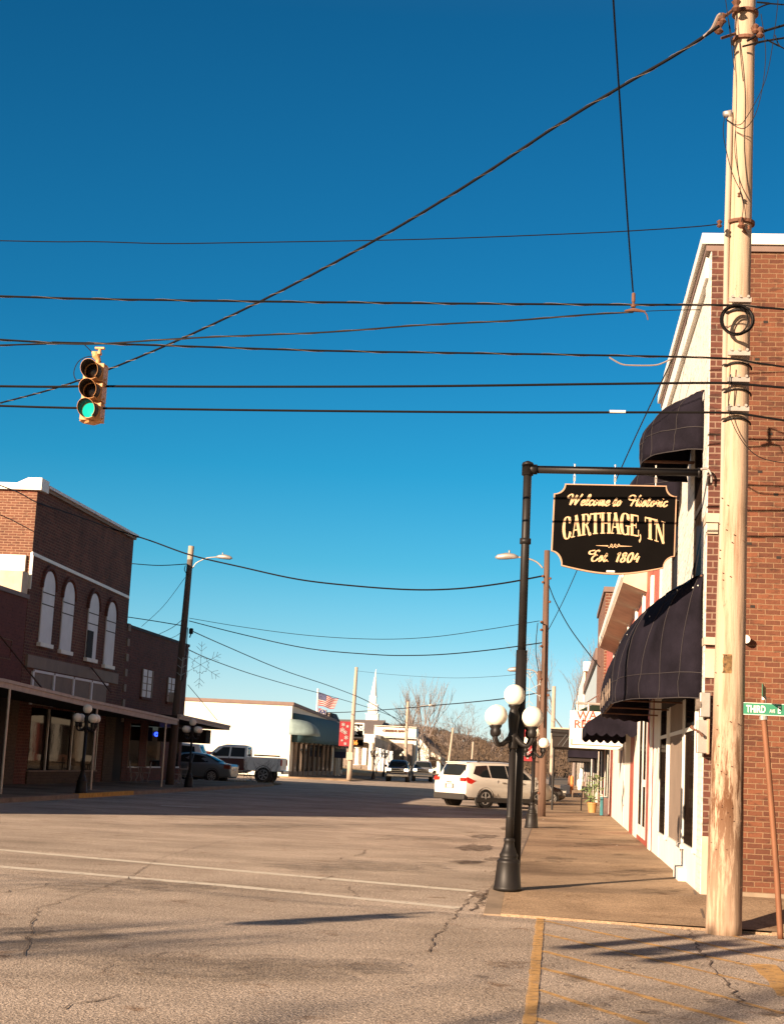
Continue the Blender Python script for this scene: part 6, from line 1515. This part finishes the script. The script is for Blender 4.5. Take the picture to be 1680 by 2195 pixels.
# pickup: cab, bed, wheels
def pickup(label, paint, lower=None, s_front=False):
    def ex(t, ys, at):
        W2 = .98
        # bed walls and tailgate
        for s_ in (-1, 1):
            MB().box(-2.85, -.82, *(sorted((s_*.86, s_*.985))), .62, 1.36).build('bed_side', paint, t, bevel=.03)
            MB().box(-2.9, -2.82, *(sorted((s_*.84, s_*.99))), .95, 1.28).build('tail_light', 'taillight', t, bevel=.01)
            MB().box(.98, 1.12, *(sorted((s_*.98, s_*1.18))), 1.30, 1.52).build('mirror', 'plastic', t, bevel=.02)
            MB().box(2.62, 2.80, *(sorted((s_*.58, s_*.93))), .98, 1.2).build('headlight', 'headlight' if s_front else 'chrome', t, bevel=.03)
            MB().tube([(-.6, s_*.95, .47), (1.2, s_*.95, .47)], .04, 6).build('side_step', 'plastic', t)
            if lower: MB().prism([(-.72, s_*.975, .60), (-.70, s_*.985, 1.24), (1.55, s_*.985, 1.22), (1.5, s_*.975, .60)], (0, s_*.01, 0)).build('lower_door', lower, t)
            for xx in (.18,): MB().box(xx, xx+.014, *(sorted((s_*.9, s_*.998))), .62, 1.3).build('door_gap', 'plastic', t)
        MB().box(-2.86, -2.78, -.86, .86, .66, 1.34).build('tailgate', paint, t, bevel=.02)
        MB().box(-2.8, -.85, -.88, .88, .60, .80).build('bed_floor', 'plastic', t)
        MB().box(-3.02, -2.86, -.9, .9, .50, .70).build('bumper', 'chrome', t, bevel=.03)
        MB().box(2.72, 2.9, -.93, .93, .48, .72).build('bumper', 'chrome' if not lower else 'plastic', t, bevel=.04)
        MB().box(2.76, 2.80, -.56, .56, .86, 1.2).build('grille', 'plastic', t)
        MB().box(2.79, 2.815, -.6, .6, 1.0, 1.06).box(2.79, 2.815, -.6, .6, 1.18, 1.22).box(2.79, 2.815, -.6, .6, .84, .88).build('grille_bar', 'chrome', t)
        if not s_front:
            MB().box(-2.5, -1.0, -.6, -.35, 1.42, 1.50).build('toolbox', 'plastic', t)
    return car('pickup_truck', label, 'pickup truck',
     [(-.84, .58, 1.28, 1.34, .93, .80), (-.80, .52, 1.30, 1.92, .965, .70), (-.6, .50, 1.30, 1.97, .975, .72), (.5, .50, 1.29, 1.97, .975, .72), (.85, .50, 1.28, 1.86, .975, .74), (1.4, .52, 1.26, 1.38, .97, .84), (1.65, .52, 1.24, 1.31, .965, .86), (2.5, .54, 1.18, 1.26, .95, .84), (2.76, .58, 1.02, 1.16, .90, .80)],
     1.98, (-1.85, 1.95), .42, paint, [[(-.70, 1.34), (-.68, 1.82), (.10, 1.84), (.12, 1.33)], [(.22, 1.33), (.20, 1.84), (.62, 1.82), (1.12, 1.38), (1.13, 1.32)]],
     [(-.81, 1.38, .66, -.79, 1.85, .62, 'glass', 'rear_window'), (1.43, 1.35, .82, .88, 1.86, .66, 'glass', 'windscreen')], ex, spokes=6, ww=.3)
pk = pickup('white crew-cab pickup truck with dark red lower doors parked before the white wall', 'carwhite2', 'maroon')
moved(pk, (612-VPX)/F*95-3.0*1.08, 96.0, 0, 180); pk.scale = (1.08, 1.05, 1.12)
pk2 = pickup('silver pickup truck with lit headlights coming toward the camera beside the dark truck', 'carsilver', None, True)
moved(pk2, (905-VPX)/F*138, 140.5, 0, -84); pk2.scale = (.92, .92, .92)
dk = pickup('x', 'cardark', None, True); dk.name = 'dark_truck'
dk['label'] = 'dark sport utility truck with lit headlights facing the camera, left of the silver pickup'; dk['category'] = 'truck'; dk.name = 'utility_truck'
MB().box(-2.8, -.8, -.85, .85, 1.3, 1.86).build('rear_body', 'cardark', dk, bevel=.08)
moved(dk, (851.5-VPX)/F*128, 131, 0, -86); dk.scale = (.95, .95, .9)
c2_ = copy_tree(sdn); c2_.scale = (1, 1, 1); c2_['label'] = 'dark car mostly hidden behind the white car and lamp posts on the right'
moved(c2_, -1.75, 73.6, 0, 41)
for c_ in children(c2_):
    if c_.name.startswith('body'): c_.data = c_.data.copy(); c_.data.materials[0] = MT['cardark']

# ================================================================ PROPS ON THE RIGHT PAVEMENT
yq = 55.0
def GP(u, v, z=.235): return onz(u, v, z)
g = GP(1268, 1742); pl_ = thing('potted_plant', tuple(g), 'leafy green plant in a yellow pot on the right pavement', 'potted plant')
MB().lathe([(.13, 0), (.17, .30), (.19, .31), (.19, .36), (.16, .36), (.15, .33)], (g.x, g.y), 16, g.z).build('pot', 'pot', pl_, smooth=False)
lv = MB(); rl = random.Random(3)
for k in range(70):
    a = rl.uniform(0, 6.28); h = rl.uniform(.3, 1.25); rr_ = rl.uniform(.05, .42)*(1-.4*abs(h-.8))
    c = g+Vector((rr_*math.cos(a), rr_*math.sin(a), h+.1)); l = rl.uniform(.10, .2); d_ = Vector((math.cos(a), math.sin(a), rl.uniform(-.6, .5))).normalized(); s_ = d_.cross(Vector((0, 0, 1))).normalized()*l*.33
    lv._a([c-d_*l*.6, c+s_, c+d_*l, c-s_, c+Vector((0, 0, .03))], [(0, 1, 4), (1, 2, 4), (2, 3, 4), (3, 0, 4)])
lv.build('leaves', 'leaf', pl_)
sm_ = MB()
for k in range(8):
    a = rl.uniform(0, 6.28); sm_.tube([g+Vector((0, 0, .3)), g+Vector((.1*math.cos(a), .1*math.sin(a), .7)), g+Vector((.25*math.cos(a), .25*math.sin(a), 1.1))], .012, 4)
sm_.build('stem', 'leaf', pl_)
g = GP(1254, 1738); fc = thing('folding_chair', tuple(g), 'slim black chair standing just left of the potted plant', 'chair')
for dx in (-.16, .16):
    MB().tube([g+Vector((dx, -.15, 0)), g+Vector((dx+.02, .1, .9))], .02, 5).build('leg', 'black_iron', fc)
    MB().tube([g+Vector((dx, .35, 0)), g+Vector((dx, 0, .45))], .02, 5).build('leg', 'black_iron', fc)
B(g.x-.18, g.x+.18, g.y-.1, g.y+.28, g.z+.43, g.z+.46).build('seat', 'black_iron', fc); B(g.x-.17, g.x+.2, g.y+.06, g.y+.09, g.z+.7, g.z+.9).build('backrest', 'black_iron', fc)
g = GP(1288, 1748); tbn = thing('teal_box', tuple(g), 'small teal and white display box leaning by the red pilaster', 'box')
B(g.x-.05, g.x+.22, g.y-.1, g.y+.3, g.z, g.z+.62).build('box', 'teal_bin', tbn, bevel=.01); B(g.x+.06, g.x+.23, g.y-.12, g.y+.25, g.z, g.z+.6).build('board', 'sign_white', tbn)
def far_p(u, y): return Vector(((u-VPX)/F*y, y, .2))
g = far_p(1239, 86); wc = thing('wooden_chair', tuple(g), 'brown wooden armchair with pale cushions far along the right pavement', 'chair')
B(g.x-.35, g.x+.3, g.y-.3, g.y+.3, .5, .62).build('seat', 'bark', wc); B(g.x+.22, g.x+.32, g.y-.3, g.y+.3, .62, 1.1).build('backrest', 'bark', wc)
for dx in (-.32, .27):
    for dy in (-.27, .27): B(g.x+dx-.03, g.x+dx+.03, g.y+dy-.03, g.y+dy+.03, .14, .5).build('leg', 'bark', wc)
B(g.x-.05, g.x+.22, g.y-.15, g.y+.2, .62, 1.25).build('cushion', 'sign_white', wc, bevel=.08)
for u, y, m, lb in ((1225, 97, 'orange', 'orange post upright beside the white chest at the pavement end'), (1220, 99, 'post_rust', 'rust-coloured slim post left of the orange one at the pavement end')):
    g = far_p(u, y); single('bollard', MB().lathe([(.14, 0), (.11, .05), (.10, 1.1), (.06, 1.2)], (g.x, g.y), 12, .14), m, lb, 'bollard')
g = far_p(1213, 98); single('ice_chest', B(g.x-.35, g.x+.3, g.y, g.y+.5, .14, .75), 'sign_white', 'white chest standing at the far end of the right pavement', 'chest', bevel=.04)
fg = far_p(1245, 95); single('figurine', MB().lathe([(.2, 0), (.17, .4), (.1, .9), (.13, 1.05), (.16, 1.3), (.1, 1.45), (.12, 1.6), (.05, 1.72)], (fg.x, fg.y), 10, .14), 'sign_white', 'tall white figure-like ornament by the wall at the far end', 'ornament', smooth=True)

# dry grass tufts along the lot edge and the right wall
gr = MB(); rg = random.Random(11)
for k in range(500):
    x = rg.uniform(-20, -15.9); y = 86.5+rg.random()*4; h = rg.uniform(.05, .25)
    gr._a([(x, y, 0), (x+.03, y, 0), (x+rg.uniform(-.06, .1), y+rg.uniform(-.05, .05), h)], [(0, 1, 2)])
o = gr.build('dry_grass', 'blade'); tag(o, 'dry grass growing in the verge before the parked cars', 'grass', kind='stuff')
hp_ = thing('bare_shrub', (-17, 88.5, 0), 'twiggy bare shrub in front of the pickup doors', 'shrub')

# ================================================================ TREES
def branchy(mb, p, d, l, r, depth, rng, spread=.55, up=.15, n=3, sides=4):
    P = [p]; dd = d.copy()
    for k in range(3):
        dd = (dd+Vector((rng.gauss(0, .12), rng.gauss(0, .12), rng.gauss(0, .08)+up*.3))).normalized(); P.append(P[-1]+dd*l/3)
    mb.tube(P, [r, r*.87, r*.75, r*.62], sides, cap=False)
    if depth <= 0: return
    for k in range(n):
        a = rng.uniform(0, 6.28); o_ = dd.orthogonal().normalized(); q = Matrix.Rotation(a, 3, dd) @ o_
        nd = (dd+q*rng.uniform(spread*.5, spread*1.3)+Vector((0, 0, up))).normalized()
        st_ = P[rng.choice([1, 2, 3, 3])]
        branchy(mb, st_, nd, l*rng.uniform(.6, .86), r*.58, depth-1, rng, spread, up, n if depth > 1 else n, 3)
def tree(label, base, h, seed, depth=5, spread=.55, up=.2, m='bark_p', cat='tree', n=3, trunk=.25, r=.2, group='bare trees at the end of the street', nm='bare_tree', fork=3, minr=None):
    rng = random.Random(seed); t = thing(nm, tuple(base), label, cat, group)
    tr = MB(); top = base+Vector((rng.gauss(0, .2), rng.gauss(0, .2), h*trunk))
    tr.tube([base-Vector((0, 0, .1)), base.lerp(top, .5)+Vector((rng.gauss(0, .06), 0, 0)), top], [r*1.25, r, r*.85], 8); tr.build('trunk', m, t)
    cr_ = MB()
    for k in range(fork):
        a = 6.28*k/fork+rng.uniform(-.4, .4); d_ = Vector((math.cos(a)*spread, math.sin(a)*spread, 1)).normalized()
        branchy(cr_, top-Vector((0, 0, .1)), d_, h*(1-trunk)*.36, r*.7, depth-1, rng, spread, up, n)
    if minr: pass
    cr_.build('crown', m, t)
    return t
def gnd(u, y): return Vector(((u-VPX)/F*y, y, -.02))
MT['bark_f'] = mat('far_bark', (.21, .17, .15), 1, var=.2)
tree('broad spreading bare tree above the white parked car', gnd(990, 235), 10.6, 5, 6, .85, .06, 'bark_f', r=.20, trunk=.18, fork=5)
tree('slender bare tree just right of the far pale light pole', gnd(893, 225), 13.5, 8, 5, .32, .3, 'bark_f', r=.17, trunk=.3, fork=3)
tree('bare tree between the slender one and the broad one', gnd(912, 232), 13.5, 9, 5, .34, .3, 'bark_f', r=.17, trunk=.3, fork=3)
tree('bare tree partly in front of the white gabled house', gnd(906, 190), 8.5, 12, 5, .45, .2, 'bark_f', r=.13, trunk=.35, fork=3)
tree('low bare tree leftmost behind the bank parapet', gnd(872, 240), 12, 14, 5, .6, .15, 'bark_f', r=.17, trunk=.3, fork=3)
tree('low tangled bare tree right of the white gabled house', gnd(965, 200), 6.5, 15, 6, .85, .0, 'bark', r=.16, trunk=.12, fork=5)
tree('brown bushy bare tree behind the near globes', gnd(1030, 210), 6.5, 16, 6, .85, .0, 'bark', r=.16, trunk=.1, fork=5)
tree('pale leaning bare tree near the left of the lamp globes', gnd(1060, 240), 8.5, 17, 5, .7, .1, 'bark_f', r=.15, trunk=.2, fork=4)
tree('tall fine bare tree rising behind the right-hand brick buildings', gnd(1228, 165), 15, 21, 6, .42, .2, 'bark_f', r=.18, trunk=.25, fork=4)
tree('small bare street tree in front of the bank side wing', gnd(838, 158), 4.2, 31, 4, .5, .25, 'bark', r=.06, trunk=.3, fork=3, group='small bare street trees')
tree('small bare street tree between the far lamps and the bank wall', gnd(815, 156), 3.6, 33, 4, .5, .25, 'bark', r=.055, trunk=.3, fork=3, group='small bare street trees')
rng = random.Random(2); sb_ = MB()
for k in range(10): branchy(sb_, Vector((-17+rng.gauss(0, .4), 88.5, 0)), Vector((rng.gauss(0, .4), rng.gauss(0, .4), 1)).normalized(), .75, .014, 2, rng, .6, .1, 3, 3)
sb_.build('twigs', 'bark', hp_)
# tree off the left edge of the crossing, behind the camera: its shade streaks the asphalt
tree('large bare street tree behind the viewpoint to the left', Vector((-19, -22, 0)), 13, 41, 6, .6, .12, 'bark', r=.32, trunk=.3, fork=4, group=None)
tree('second bare street tree behind the viewpoint, farther left', Vector((-27, -14, 0)), 12, 42, 6, .6, .12, 'bark', r=.3, trunk=.3, fork=4, group=None)

# ================================================================ HILLS AND WOODS
hl = MB(); rows = []
rh = random.Random(6)
def hz_(x, y):
    t = min(1, max(0, (y-285)/180)); t = t*t*(3-2*t)
    return t*(6.3+3.4*math.exp(-((x+46)/26)**2)+1.2*math.sin(x*.021+.6)+.9*math.sin(x*.06+y*.01)+.5*math.sin(x*.14+1))-.2
for j in range(16):
    y = 270+j*24; rows.append([Vector((x, y, hz_(x, y))) for x in range(-420, 421, 8)])
hl.grid(rows); struct('hill', hl, 'hill', smooth=True)
wd_ = MB(); rw = random.Random(8)
for k in range(2600):
    y = 285+rw.random()**.8*190; x = rw.uniform(-75, 42)*(y/330); z = hz_(x, y)
    h = rw.uniform(1.2, 2.8); 
    for q in range(3):
        a = rw.uniform(0, 6.28); d_ = Vector((math.cos(a)*rw.uniform(.1, .6), math.sin(a)*.5, 1)).normalized()
        b = Vector((x, y, z)); e = b+d_*h; wd_.tube([b, e], [.16, .03], 3, cap=False)
        for w_ in range(4):
            s_ = b.lerp(e, rw.uniform(.35, .95)); wd_.tube([s_, s_+Vector((rw.gauss(0, .7), rw.gauss(0, .6), rw.uniform(.1, .8)))], [.08, .02], 3, cap=False)
o = wd_.build('woodland', 'twig'); tag(o, 'leafless brown woods covering the low hills at the end of the street', 'woods', kind='stuff')
struct('verge', MB().quad((-16, 330, .01), (60, 330, .01), (60, 262, .01), (-16, 262, .01)), 'dirt')
# flat white shed and far roof on the hill side
for o in list(COL.objects):
    if '_o' in o: del o['_o']
